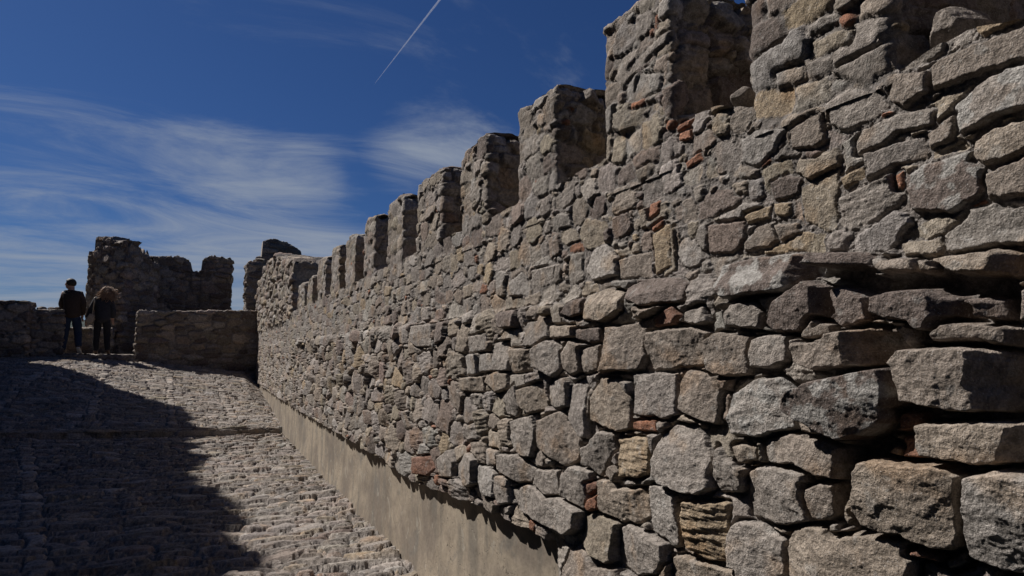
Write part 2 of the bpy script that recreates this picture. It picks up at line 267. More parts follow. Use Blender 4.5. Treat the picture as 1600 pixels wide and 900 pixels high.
([(1.3327,2.0189),(1.2732,2.0156),(1.2932,2.0031),(1.3331,2.0078)],0.014,'r',0,0,0,0),
([(1.3255,1.9942),(1.2819,1.9913),(1.2828,1.9698),(1.3261,1.9777)],0.014,'r',0,0,0,0),
([(1.3009,1.9097),(1.2509,1.9145),(1.2478,1.9004),(1.3016,1.8936)],0.014,'r',0,0,0,0),
([(1.3051,1.9058),(1.2512,1.9166),(1.244,1.9004),(1.2973,1.892)],0.012,'r',0,0,0,0),
([(1.4634,1.826),(1.42,1.826),(1.4257,1.7995),(1.4647,1.7887)],0.012,'r',0,0,0,0),
([(1.4561,1.756),(1.408,1.7686),(1.4103,1.7569),(1.4515,1.749)],0.012,'r',0,0,0,0),
([(0.7365,1.7261),(0.7294,1.7283),(0.7271,1.7017),(0.7326,1.703)],0.012,'r',0,0,0,0),
([(1.1012,1.7233),(1.037,1.7304),(1.0382,1.706),(1.0954,1.7069)],0.016,'y',0,0,0,0),
([(0.847,1.7475),(0.8045,1.7582),(0.8055,1.7414),(0.8432,1.7313)],0.014,'y',0,0,0,0),
([(1.0227,1.7324),(0.9789,1.7279),(0.9801,1.7044),(1.015,1.7065)],0.014,'y',0,0,0,0),
([(1.5184,2.1639),(1.4821,2.2271),(1.3826,2.1866),(1.3927,2.1496)],0.012,'l2',0,0,0,0),
([(1.537,2.2745),(1.3756,2.3008),(1.3411,2.302),(1.3592,2.2755),(1.4587,2.266),(1.5274,2.2578)],0.016,'g',0,0,0,0),
([(0.7878,1.5479),(0.5598,1.5188),(0.5398,1.4944),(0.5432,1.4457),(0.5631,1.4864),(0.6196,1.4948),(0.6484,1.4972),(0.6722,1.5137),(0.7402,1.5143),(0.7744,1.506),(0.8026,1.5174),(0.9085,1.5597),(0.9039,1.5724),(0.8,1.5616)],-0.035,'m',0,0,0,0),
([(0.8538,1.2216),(0.7745,1.2531),(0.7486,1.249),(0.7782,1.2184),(0.8185,1.2002),(0.8403,1.1756),(0.8523,1.0757),(0.8661,1.0695),(0.8632,1.1478),(0.8538,1.1914)],-0.035,'m',0,0,0,0),
]


def poly_sd(px, pz, P):
    # signed distance, positive inside
    P = np.asarray(P); n = len(P)
    d = np.full(px.shape, 1e9); ins = np.zeros(px.shape, bool)
    for i in range(n):
        a = P[i]; b = P[(i + 1) % n]; e = b - a
        wx = px - a[0]; wz = pz - a[1]
        t = np.clip((wx * e[0] + wz * e[1]) / (e @ e + 1e-12), 0, 1)
        d = np.minimum(d, (wx - e[0] * t) ** 2 + (wz - e[1] * t) ** 2)
        c = ((a[1] > pz) != (b[1] > pz))
        xi = a[0] + (pz - a[1]) * (b[0] - a[0]) / ((b[1] - a[1]) if abs(b[1] - a[1]) > 1e-9 else 1e-9)
        ins ^= c & (px < xi)
    d = np.sqrt(d)
    return np.where(ins, d, -d)

TSC = .50
class Stones:
    """A random rubble pattern over (u, z), optionally with traced stones laid in first."""
    def __init__(self, u0, u1, z0, z1, size, zone, tries=9, traced=(), seed=1, pal=PAL, course=0.085, brick=.02, keep=None, near_bias=0.0):
        r = np.random.default_rng(seed)
        area = (u1 - u0) * (z1 - z0)
        s_ = []
        cap = 60000
        U = np.zeros(cap); Z = np.zeros(cap); RX = np.zeros(cap); RZ = np.zeros(cap); n = 0
        for scale, mult in ((1.35, 1.0), (1.0, 1.6), (0.68, 2.4), (0.42, 4.0)):
            a0 = np.mean([np.pi * np.prod(size(uu, .5 * (z0 + z1), 0.5)) for uu in np.linspace(u0, u1, 9)])
            cnt = int(min(26000, mult * tries * area / (4 * a0)))
            cu = np.where(r.random(cnt) < near_bias, r.uniform(u0, u0 + .3 * (u1 - u0), cnt), r.uniform(u0, u1, cnt)); cz = r.uniform(z0, z1, cnt); t = r.random(cnt)
            if scale > .5: cz = np.round(cz / course) * course + r.normal(0, course * .16, cnt)
            for k in range(cnt):
                if keep is not None and not keep(cu[k], cz[k]): continue
                ax, az = size(cu[k], cz[k], t[k]); ax *= scale; az *= scale
                if n:
                    lo = 0
                    q = ((U[:n] - cu[k]) / (RX[:n] + ax)) ** 2 + ((Z[:n] - cz[k]) / (RZ[:n] + az)) ** 2
                    if q.min() < 0.80: continue
                if n >= cap: break
                U[n] = cu[k]; Z[n] = cz[k]; RX[n] = ax; RZ[n] = az; n += 1
        self.n = n
        self.U = U[:n]; self.Z = Z[:n]; self.RX = RX[:n] * 1.06; self.RZ = RZ[:n] * 1.06
        self.rot = r.normal(0, .13, n)
        zz = [zone(a, b) for a, b in zip(self.U, self.Z)]     # (mean protrusion, spread, tilt)
        self.p = np.array([max(-.002, r.normal(q[0], q[1])) for q in zz])
        tl = np.array([q[2] for q in zz])
        self.gx = r.normal(0, 1, n) * tl; self.gz = r.normal(0, 1, n) * tl
        cc = np.array([COL[pal[i]] for i in r.integers(0, len(pal), n)])
        sm = (self.RX * self.RZ) < np.median(self.RX * self.RZ) * .8
        br = sm & (r.random(n) < brick * 2.5)
        cc[br] = np.array(COL['r']) * r.uniform(.7, 1.05, (br.sum(), 1))
        self.c = cc * r.uniform(.84, 1.16, (n, 1)) * (1 + r.normal(0, .010, (n, 3)))
        self.traced = traced
        self.strata = (r.random(n) < .35).astype(float)
        self.pw = r.uniform(2.6, 5.5, n)

    def eval(self, u, z, mort, edge=.016, gap=.004, rough=1.0, warp=.010, detail=5, limit=1.75):
        """u, z: 2-D arrays (rows, cols), u increasing along columns. mort: mortar level array. Returns height, colour, stone mask."""
        sh = u.shape
        lw = warp
        wu = u + lw * fbm(u * 14, z * 14, 3, 11) + lw * .45 * fbm(u * 55, z * 55, 2, 12)
        wz = z + lw * .8 * fbm(u * 14 + 40, z * 14, 3, 13) + lw * .4 * fbm(u * 55 + 9, z * 55, 2, 14)
        ucol = u[0]
        zlo = z.min(axis=1) - 2 * lw; zhi = z.max(axis=1) + 2 * lw
        F1 = np.full(sh, 9.0); F2 = np.full(sh, 9.0); ID = np.zeros(sh, np.int32)
        for k in range(self.n):
            R1 = self.RX[k] * 2.1 + .01; R2 = self.RZ[k] * 2.1 + .01
            if self.U[k] + R1 < ucol[0] or self.U[k] - R1 > ucol[-1]: continue
            j0 = np.searchsorted(ucol, self.U[k] - R1); j1 = np.searchsorted(ucol, self.U[k] + R1)
            i0 = np.searchsorted(zhi, self.Z[k] - R2); i1 = np.searchsorted(zlo, self.Z[k] + R2)
            if j1 <= j0 or i1 <= i0: continue
            du = wu[i0:i1, j0:j1] - self.U[k]; dz = wz[i0:i1, j0:j1] - self.Z[k]
            c_, s_ = math.cos(self.rot[k]), math.sin(self.rot[k])
            x = np.abs(du * c_ + dz * s_) / self.RX[k]; y = np.abs(-du * s_ + dz * c_) / self.RZ[k]
            p = self.pw[k]
            d = (x ** p + y ** p) ** (1 / p)
            f1 = F1[i0:i1, j0:j1]; f2 = F2[i0:i1, j0:j1]; idd = ID[i0:i1, j0:j1]
            m = d < f1
            f2[...] = np.where(m, f1, np.minimum(f2, d)); f1[...] = np.where(m, d, f1); idd[m] = k
        rm = np.minimum(self.RX, self.RZ)[ID]
        ins = np.minimum((F2 - F1) * .5, limit - F1) * rm
        p = self.p[ID].copy(); gx = self.gx[ID]; gz = self.gz[ID]
        du = u - self.U[ID]; dz = z - self.Z[ID]
        off = ID.astype(float) * 3.717
        C = self.c[ID].copy(); st = self.strata[ID].copy(); lich = np.zeros(sh)
        extra = np.zeros(sh); mm = np.zeros(sh)
        for q, (P, pp, cname, ridge, tg, strata, li) in enumerate(self.traced):
            P = np.asarray(P)
            if P[:, 0].max() < ucol[0] or P[:, 0].min() > ucol[-1]: continue
            a0, a1 = P[:, 0].min() - .03, P[:, 0].max() + .03
            b0, b1 = P[:, 1].min() - .03, P[:, 1].max() + .03
            j0 = np.searchsorted(ucol, a0); j1 = np.searchsorted(ucol, a1)
            i0 = np.searchsorted(zhi, b0); i1 = np.searchsorted(zlo, b1)
            if j1 <= j0 or i1 <= i0: continue
            W = (slice(i0, i1), slice(j0, j1))
            k_ = .60
            sd = poly_sd(u[W] + (wu[W] - u[W]) * k_, z[W] + (wz[W] - z[W]) * k_, P) + .0055
            inside = sd > 0
            if cname == 'm':
                mm[W] = np.maximum(mm[W], sstep(sd, -.004, .012)); continue
            ins[W] = np.where(inside, sd, np.minimum(ins[W], -sd - .002))
            cu, cz = P[:, 0].mean(), P[:, 1].mean()
            p[W] = np.where(inside, pp * (.38 if P[:, 1].mean() > 1.63 else (.80 if pp >= .06 and P[:, 0].mean() < .87 else TSC)), p[W]); off[W] = np.where(inside, 911.3 + q * 5.31, off[W])
            du[W] = np.where(inside, u[W] - cu, du[W]); dz[W] = np.where(inside, z[W] - cz, dz[W])
            rr = np.random.default_rng(100 + q)
            gx[W] = np.where(inside, tg + rr.normal(0, .07), gx[W]); gz[W] = np.where(inside, rr.normal(0, .07), gz[W])
            C[W] = np.where(inside[..., None], np.array(COL[cname]) * rr.uniform(.92, 1.08), C[W])
            st[W] = np.where(inside, strata * 1.0 + .15, st[W]); lich[W] = np.where(inside, li, lich[W])
            mm[W] = np.where(inside, 0, mm[W])
            if ridge:
                kk = max(1.15, (pp * .8 + .01) / max(.02, ridge - P[:, 0].min()))
                zz = ridge + .02 * fbm(z[W] * 12 + q, z[W] * 3, 3, 5) - .0
                extra[W] = np.where(inside, -np.clip(zz - u[W], 0, .2) * kk, extra[W])
        ins = ins - gap + .0025 * fbm(u * 70, z * 70, 3, 21)
        er = np.minimum(edge, .45 * rm + .004)
        t = np.clip(ins / er, 0, 1)
        prof = 1 - (1 - t) ** 2.2
        prof = np.clip(prof, 0, 1) * (1 - mm)
        # chipped planes, craggy relief and bedding, different on every stone
        fx = u + off; fz = z - off * .37
        h0 = np.sin(off * 12.9898) * 43758.5453; h0 -= np.floor(h0)
        ang = h0 * 6.28
        pl = np.minimum(0.004, .003 + .22 * (du * np.cos(ang) + dz * np.sin(ang)))
        pl = np.minimum(pl, .006 - .25 * (du * np.cos(ang + 2.3) + dz * np.sin(ang + 2.3)))
        grit = .0012 * fbm(fx * 95, fz * 95, 3, 35, .65) + .0004 * np.minimum(0, fbm(fx * 45, fz * 52, 3, 36, .6) + .15) * 2
        hs = p + gx * du + gz * dz + np.maximum(pl, -.016) * rough
        rg = .0072 * fbm(fx * 9, fz * 11, detail, 31, .50) + .0045 * (ridged(fx * 16, fz * 20, 3, 41) - .6)
        ss = perlin(fx * 5, fz * 75 + fx * 14, 51) + .5 * perlin(fx * 9, fz * 150, 52)
        rg = rg + .0032 * st * ss
        hs = hs + rg * rough + extra + grit
        lich_n = fbm(u * 20, z * 20, 4, 71)
        hm = mort + (.010 * fbm(u * 22, z * 22, 5, 61, .62) + .007 * (ridged(u * 34, z * 34, 3, 63) - .55)) * rough - .030 * mm + .0045 * fbm(u * 75, z * 75, 4, 65, .65)
        hm = np.minimum(hm, np.maximum(hs + .004, mort + .002))
        h = hm + (np.maximum(hs, hm - np.where(extra < -.001, .05, .004)) - hm) * prof
        # surface colour: bedding bands, rust, lichen, grit
        v = 1 + .22 * fbm(fx * 9, fz * 9, 4, 81) + .10 * st * ss
        C = C * v[..., None]
        warm = sstep(fbm(u * 7 + 5, z * 7, 4, 83), .12, .45)[..., None]
        C = C * (1 + warm * np.array([.10, -.02, -.14]))
        li = sstep(lich_n + .25 * lich - .10 * (1 - lich), .20, .34) * (.35 + .4 * lich)
        C = C + (np.array([.40, .385, .355]) - C) * li[..., None]
        M = MORTAR * (1 + .30 * fbm(u * 30, z * 30, 4, 91))[..., None]
        g = sstep(prof, .08, .35)[..., None]
        C = M + (C - M) * g
        return h, np.clip(C, .015, .8), g[..., 0]

# ------------------------------------------------------------------ mesh helpers
def link(o, parent=None):
    col.objects.link(o)
    if parent is not None: o.parent = parent
    return o

def raw_mesh(name, V, Q, colors=None, mat=None, parent=None, smooth=True):
    me = bpy.data.meshes.new(name)
    V = np.asarray(V, np.float32); Q = np.asarray(Q, np.int32)
    me.vertices.add(len(V)); me.vertices.foreach_set('co', V.ravel())
    k = Q.shape[1]
    me.loops.add(Q.size); me.loops.foreach_set('vertex_index', Q.ravel())
    me.polygons.add(len(Q)); me.polygons.foreach_set('loop_start', np.arange(0, Q.size, k, dtype=np.int32))
    if colors is not None:
        at = me.color_attributes.new('Col', 'FLOAT_COLOR', 'POINT')
        at.data.foreach_set('color', np.asarray(colors, np.float32).ravel())
    me.update(calc_edges=True)
    if smooth: me.polygons.foreach_set('use_smooth', np.ones(len(Q), bool))
    if mat: me.materials.append(mat)
    return link(bpy.data.objects.new(name, me), parent)

class Acc:
    def __init__(self): self.V = []; self.Q = []; self.C = []; self.n = 0
    def grid(self, P, C, wrap=False, flip=False):
        r, c = P.shape[:2]
        idx = np.arange(r * c).reshape(r, c) + self.n
        if wrap: idx = np.concatenate([idx, idx[:, :1]], axis=1)
        q = np.stack([idx[:-1, :-1], idx[:-1, 1:], idx[1:, 1:], idx[1:, :-1]], -1).reshape(-1, 4)
        if flip: q = q[:, ::-1]
        self.V.append(P.reshape(-1, 3)); self.Q.append(q); self.C.append(C.reshape(-1, 4)); self.n += r * c
    def build(self, name, mat, parent=None, smooth=True):
        return raw_mesh(name, np.concatenate(self.V), np.concatenate(self.Q), np.concatenate(self.C), mat, parent, smooth)

def rgba(C, a): return np.concatenate([C, a[..., None]], -1)

def tag(o, label=None, cat=None, group=None, kind=None):
    if label: o['label'] = label
    if cat: o['category'] = cat
    if group: o['group'] = group
    if kind: o['kind'] = kind
    return o
def empty(name, loc=(0, 0, 0), rz=0):
    o = bpy.data.objects.new(name, None); o.location = loc; o.rotation_euler = (0, 0, rz)
    return link(o)

# ------------------------------------------------------------------ materials
def mat_stone(name, bump=1.0, lichen=1.0, scale=1.0):
    m = bpy.data.materials.new(name); m.use_nodes = True
    nt = m.node_tree; b = nt.nodes['Principled BSDF']
    tc = N(nt, 'ShaderNodeTexCoord'); v = tc.outputs['Object']
    at = N(nt, 'ShaderNodeAttribute', attribute_name='Col')
    f1 = noise(nt, v, 60 * scale, 6, .65)
    f2 = noise(nt, v, 260 * scale, 4, .6)
    f3 = noise(nt, v, 3.0, 5, .6)
    c = mixc(nt, 1.0, at.outputs['Color'], mixc(nt, ramp(nt, f1, .25, .75), (.60, .59, .58), (1.46, 1.47, 1.48)), 'MULTIPLY')
    c = mixc(nt, mathn(nt, 'MULTIPLY', ramp(nt, f2, .40, .66), .60), c, mixc(nt, 1.0, c, (.55, .54, .53), 'MULTIPLY'))
    c = mixc(nt, mathn(nt, 'MULTIPLY', ramp(nt, f3, .52, .72), .45), c, mixc(nt, 1.0, c, (.66, .64, .63), 'MULTIPLY'))
    # pale crusts of lichen in spots
    vo = N(nt, 'ShaderNodeTexVoronoi'); vo.inputs['Scale'].default_value = 75 * scale; nt.links.new(v, vo.inputs['Vector'])
    spots = mathn(nt, 'SUBTRACT', 1.0, ramp(nt, vo.outputs['Distance'], .10, .32))
    patch = ramp(nt, noise(nt, v, 9 * scale, 4, .6), .53, .68)
    lf = mathn(nt, 'MULTIPLY', mathn(nt, 'MULTIPLY', spots, patch), .42 * lichen)
    c = mixc(nt, lf, c, (.44, .44, .41))
    sp2 = ramp(nt, noise(nt, v, 330 * scale, 2, .5), .63, .70)
    c = mixc(nt, mathn(nt, 'MULTIPLY', sp2, .5 * lichen), c, (.50, .48, .46))
    nt.links.new(c, b.inputs['Base Color'])
    b.inputs['Roughness'].default_value = .93
    b.inputs['Specular IOR Level'].default_value = .18
    h = mathn(nt, 'ADD', mathn(nt, 'MULTIPLY', f1, .7), mathn(nt, 'MULTIPLY', f2, .35))
    bp = N(nt, 'ShaderNodeBump'); bp.inputs['Strength'].default_value = .9 * bump; bp.inputs['Distance'].default_value = .016 / scale
    nt.links.new(h, bp.inputs['Height']); nt.links.new(bp.outputs[0], b.inputs['Normal'])
    return m
M_WALL = mat_stone('weathered_stone')
M_FAR = mat_stone('weathered_stone_far', .8, .4, .5)
M_PATH = mat_stone('slate_cobble', .8, .30, .8)

def mat_plain(name, c, rough=.85, var=.25, scale=30, bump=.3, dist=.004, spec=.25):
    m = bpy.data.materials.new(name); m.use_nodes = True
    nt = m.node_tree; b = nt.nodes['Principled BSDF']
    tc = N(nt, 'ShaderNodeTexCoord')
    f = noise(nt, tc.outputs['Object'], scale, 5, .6)
    lo = tuple(x * (1 - var) for x in c); hi = tuple(min(1, x * (1 + var)) for x in c)
    nt.links.new(mixc(nt, ramp(nt, f, .3, .7), lo, hi), b.inputs['Base Color'])
    b.inputs['Roughness'].default_value = rough; b.inputs['Specular IOR Level'].default_value = spec
    bp = N(nt, 'ShaderNodeBump'); bp.inputs['Strength'].default_value = bump; bp.inputs['Distance'].default_value = dist
    nt.links.new(f, bp.inputs['Height']); nt.links.new(bp.outputs[0], b.inputs['Normal'])
    return m

def mat_plaster():
    m = bpy.data.materials.new('old_lime_plaster'); m.use_nodes = True
    nt = m.node_tree; b = nt.nodes['Principled BSDF']
    tc = N(nt, 'ShaderNodeTexCoord'); v = tc.outputs['Object']
    mp = N(nt, 'ShaderNodeMapping'); nt.links.new(v, mp.inputs[0]); mp.inputs['Scale'].default_value = (1, 4.5, .9)
    drip = noise(nt, mp.outputs[0], 1.6, 5, .6, .3)
    big = noise(nt, v, 2.3, 5, .6, .4)
    fine = noise(nt, v, 45, 6, .65)
    c = mixc(nt, ramp(nt, big, .36, .64), (.205, .170, .135), (.360, .300, .225))
    c = mixc(nt, mathn(nt, 'MULTIPLY', ramp(nt, drip, .48, .64), .62), c, (.165, .148, .122))
    c = mixc(nt, mathn(nt, 'MULTIPLY', ramp(nt, noise(nt, v, 5.5, 5, .62, .6), .55, .68), .55), c, (.175, .162, .142))
    c = mixc(nt, mathn(nt, 'MULTIPLY', ramp(nt, noise(nt, v, 9, 4, .6, 1.0), .60, .66), .5), c, (.38, .345, .285))
    ve = N(nt, 'ShaderNodeTexVoronoi', feature='DISTANCE_TO_EDGE'); ve.inputs['Scale'].default_value = 3.2
    wv = N(nt, 'ShaderNodeVectorMath', operation='ADD'); nz_ = N(nt, 'ShaderNodeTexNoise'); nz_.inputs['Scale'].default_value = 4; nz_.inputs['Detail'].default_value = 5
    nt.links.new(v, nz_.inputs['Vector']); nt.links.new(nz_.outputs['Color'], wv.inputs[0]); nt.links.new(v, wv.inputs[1]); nt.links.new(wv.outputs[0], ve.inputs['Vector'])
    crack = mathn(nt, 'MULTIPLY', mathn(nt, 'SUBTRACT', 1.0, ramp(nt, ve.outputs['Distance'], .002, .010)), ramp(nt, big, .45, .60))
    c = mixc(nt, mathn(nt, 'MULTIPLY', crack, .75), c, (.07, .06, .05))
    c = mixc(nt, mathn(nt, 'MULTIPLY', ramp(nt, fine, .3, .75), .5), c, mixc(nt, 1.0, c, (.60, .60, .60), 'MULTIPLY'))
    nt.links.new(c, b.inputs['Base Color']); b.inputs['Roughness'].default_value = .92; b.inputs['Specular IOR Level'].default_value = .2
    h = mathn(nt, 'ADD', mathn(nt, 'MULTIPLY', fine, .35), mathn(nt, 'MULTIPLY', noise(nt, v, 12, 3, .5), 1.0))
    h = mathn(nt, 'SUBTRACT', h, mathn(nt, 'MULTIPLY', crack, .8))
    bp = N(nt, 'ShaderNodeBump'); bp.inputs['Strength'].default_value = .5; bp.inputs['Distance'].default_value = .008
    nt.links.new(h, bp.inputs['Height']); nt.links.new(bp.outputs[0], b.inputs['Normal'])
    return m
M_PLASTER = mat_plaster()

# ------------------------------------------------------------------ ground heights
GY = np.array([-8, 3.6, 7.0, 10.58, 10.62, 12.2, 14.0, 16.3, 18.0, 40.0])
GX = np.array([-5.0, -2.5, -1.2, 0.85, 1.145, 3.0])
GZ = np.array([
    [.20, .18, .16, .15, .15, .15],
    [.20, .18, .165, .155, .155, .155],
    [.24, .21, .18, .155, .15, .15],
    [.31, .27, .22, .165, .150, .15],
    [.42, .385, .335, .265, .245, .24],
    [.74, .69, .58, .40, .36, .34],
    [1.16, 1.10, .90, .62, .50, .45],
    [1.32, 1.29, 1.20, .95, .70, .60],
    [1.36, 1.34, 1.28, 1.02, .76, .65],
    [1.36, 1.34, 1.28, 1.05, .80, .65]])
def zg(x, y):
    x = np.asarray(x, float); y = np.asarray(y, float)
    j = np.clip(np.searchsorted(GX, x) - 1, 0, len(GX) - 2); i = np.clip(np.searchsorted(GY, y) - 1, 0, len(GY) - 2)
    tx = np.clip((x - GX[j]) / (GX[j + 1] - GX[j]), 0, 1); ty = np.clip((y - GY[i]) / (GY[i + 1] - GY[i]), 0, 1)
    a = GZ[i, j] * (1 - tx) + GZ[i, j + 1] * tx; b = GZ[i + 1, j] * (1 - tx) + GZ[i + 1, j + 1] * tx
    return a * (1 - ty) + b * ty

# ------------------------------------------------------------------ the great wall
def s_of_px(x):          # where a line of sight meets the wall, as distance along it (used only to space the mesh evenly)
    return D / np.tan(np.arctan((x - 800) / F_PX) + math.atan(482 / F_PX))
def wall_size(u, z, t):
    far = min(max((u - 1.6) / 5.0, 0), 1.0)
    if z > 1.57:
        rx = .028 + .036 * t * t + .035 * far + (.015 if u < 1 else 0); rz = .020 + .020 * ((t * 7.3) % 1)
    else:
        rx = .040 + .045 * t + .030 * far; rz = .032 + .026 * ((t * 7.3) % 1) + .008 * (1 - far)
    return rx, rz
def wall_zone(u, z):
    f = 1.0 if u < 5 else 1.15
    if z > 1.57: return .004, .0035, .06
    return .010 * f, .007, .10
WALL = Stones(-1.6, 20.3, -.05, 2.62, wall_size, wall_zone, tries=11, traced=TRACED, seed=3, brick=.018, near_bias=.55)
FARW = Stones(9.0, 20.4, 1.85, 4.4, lambda u, z, t: (.09 + .05 * t, .045 + .025 * ((t * 7.3) % 1)), lambda u, z: (.022, .012, .12), tries=8, seed=5)

def plaster_top(s):
    return np.interp(s, [1.86, 1.93, 2.02, 2.6, 3.6, 4.8, 9, 14.5, 17, 20], [-.3, .60, .745, .74, .665, .69, .665, .70, .80, 1.0]) + .014 * fbm(s * 5, s * 0, 3, 77) 
def wall_h(u, z, rough=1.0):
    lower = 1 - sstep(z + (.02 + .05 * sstep(u, 4, 8)) * fbm(u * 4, z * 0, 3, 9), 1.555, 1.60)
    far = sstep(u, 2.6, 6.5)
    lo_m = -.011 + .003 * far - .012 * (1 - sstep(u, .8, 1.3))
    mort = (1 - lower) * -.0015 + lower * lo_m
    rough = rough * (.44 + .44 * lower + .18 * sstep(z, 1.98, 2.05))
    h, C, g = WALL.eval(u, z, mort, edge=.0065, gap=.0016, rough=rough, limit=1.14 + .38 * lower + .25 * sstep(z, 1.98, 2.05))
    h = h + lower * .022 * (1 - .75 * sstep(u, 4.5, 9)) + .012 * fbm(u * 1.6, z * 1.6, 3, 99)
    return h, C, g
def wall_grid(acc, sv, zb, zt, rough=1.0):
    """sv: columns; zb: base rows in 0..1 ; zt: top per column"""
    z0 = -.02
    t = zb[:, None]
    Zb = np.repeat(z0 + (2.0 - z0) * t, len(sv), 1)
    Z = np.where(Zb < 1.72, Zb, 1.72 + (zt[None, :] - 1.72) * (Zb - 1.72) / (2.0 - 1.72))
    Uu = np.repeat(sv[None, :], len(zb), 0)
    h, C, g = wall_h(Uu, Z, rough)
    pt = plaster_top(sv)[None, :]
    h = np.where(Z < pt, np.minimum(h, 0) * 0 - .10, h)
    low = sstep(Z, pt - .02, pt + .002)
    X = D - h
    acc.grid(np.stack([X, Uu, Z], -1), rgba(C, g), flip=True)
    return X, Z, C

MERLONS = [(0.724, 1.067, 2.43), (1.345, 1.682, 2.465), (2.000, 2.320, 2.405), (2.635, 2.977, 2.42), (3.245, 3.702, 2.425), (4.025, 4.412, 2.455), (4.79, 5.179, 2.465),
           (5.49, 5.907, 2.435), (6.18, 6.661, 2.445), (6.99, 7.516, 2.445), (7.87, 8.284, 2.315), (8.55, 9.185, 2.31), (0.06, .40, 2.42), (-.62, -.26, 2.42), (-1.3, -.95, 2.42)]
def sill(s):
    z = np.interp(s, [-2, .40, .518, .60, .726, .80, 1.084, 1.2, 1.338, 2, 9], [2.0, 1.96, 1.925, 1.945, 1.925, 1.95, 1.985, 2.02, 2.035, 2.015, 2.0])
    return z + .012 * fbm(s * 9, s * 0 + 2.0, 3, 15)
BLOCK_TOP = lambda s: np.interp(s, [9.80, 9.82, 10.3, 11.2, 12.4, 13.2, 14.2, 15.2, 16.2, 17.0], [2.0, 2.80, 2.84, 2.98, 3.16, 3.26, 3.30, 3.22, 3.12, 2.85]) + .05 * np.round(1.6 * fbm(s * 2.6, s * 0 + 3.0, 2, 33)) * (s > 9.8)
def wall_top(s):
    s = np.asarray(s, float)
    z = sill(s)
    for a, b, t in MERLONS: 
        f = sstep(s, a - .005, a + .030) * (1 - sstep(s, b - .030, b + .005)); z = z * (1 - f) + 2.0 * f
    return np.where(s < 9.8, z, 2.0)

T_WALL = 0.60
wall = empty('battlement_wall', (D, 6, 0))
tag(wall, 'long sunlit rubble stone wall with a row of merlons, along the right of the cobbled path', 'wall')
PW = Matrix.Translation(-Vector((D, 6, 0)))
def child(o, parent):
    o.parent = parent; o.matrix_parent_inverse = PW if parent is wall else Matrix.Translation(-Vector(parent.location))
    return o
acc = Acc()
sA = np.concatenate([np.linspace(-1.5, .40, 60)[:-1], s_of_px(np.linspace(1690, 960, 640))])
sB = s_of_px(np.linspace(960, 640, 330)); sC = s_of_px(np.linspace(640, 395.5, 360)); sC[-1] = 18.2
tops = []
for sv, nr in ((sA, 900), (sB, 560), (sC, 420)):
    t = np.concatenate([np.linspace(0, .28, max(12, int(nr * .12)))[:-1], np.linspace(.28, 1, nr)])
    X, Z, C = wall_grid(acc, sv, t, wall_top(sv))
    # top of the wall, going back
    k = np.linspace(0, 1, 16)[:, None]
    ss = np.repeat(sv[None, :], 16, 0)
    Xt = X[-1][None, :] * (1 - k) + (D + T_WALL) * k
    Zt = Z[-1][None, :] + (.02 * fbm(ss * 9, Xt * 9, 4, 44) + .008) * np.minimum(k * 5, 1)
    Ct = np.repeat(MORTAR[None, None, :], 16, 0).repeat(len(sv), 1) * (1 + .2 * fbm(ss * 12, Xt * 12, 3, 45))[..., None]
    acc.grid(np.stack([Xt, ss, Zt], -1), rgba(Ct, ss * 0), flip=True)
    kb = np.linspace(0, 1, 4)[:, None]
    acc.grid(np.stack([np.full((4, len(sv)), D + T_WALL), np.repeat(sv[None], 4, 0), Zt[-1][None] * (1 - kb) - .3 * kb], -1), rgba(np.repeat(Ct[-1:], 4, 0), np.zeros((4, len(sv)))), flip=True)
child(acc.build('masonry', M_WALL), wall)

# smooth plaster skirt at the foot of the wall
sp = np.concatenate([np.linspace(1.80, 5, 330), np.linspace(5, 18.2, 240)[1:]])
tz = np.linspace(0, 1, 70)[:, None]
ptop = plaster_top(sp) + .05
Zp = -.05 + (ptop[None] + .05) * tz
Sp = np.repeat(sp[None], 70, 0)
Xp = D + .012 + .010 * fbm(Sp * 1.3, Zp * 1.3, 3, 5) + .004 * fbm(Sp * 7, Zp * 5, 3, 6) - .012 * (1 - sstep(Zp, .05, .5))
acc = Acc(); acc.grid(np.stack([Xp, Sp, Zp], -1), rgba(np.full(Sp.shape + (3,), .25), Sp * 0), flip=True)
child(tag(acc.build('plaster_skirt', M_PLASTER), 'smooth tan plaster skirt below the overhanging stones'), wall)

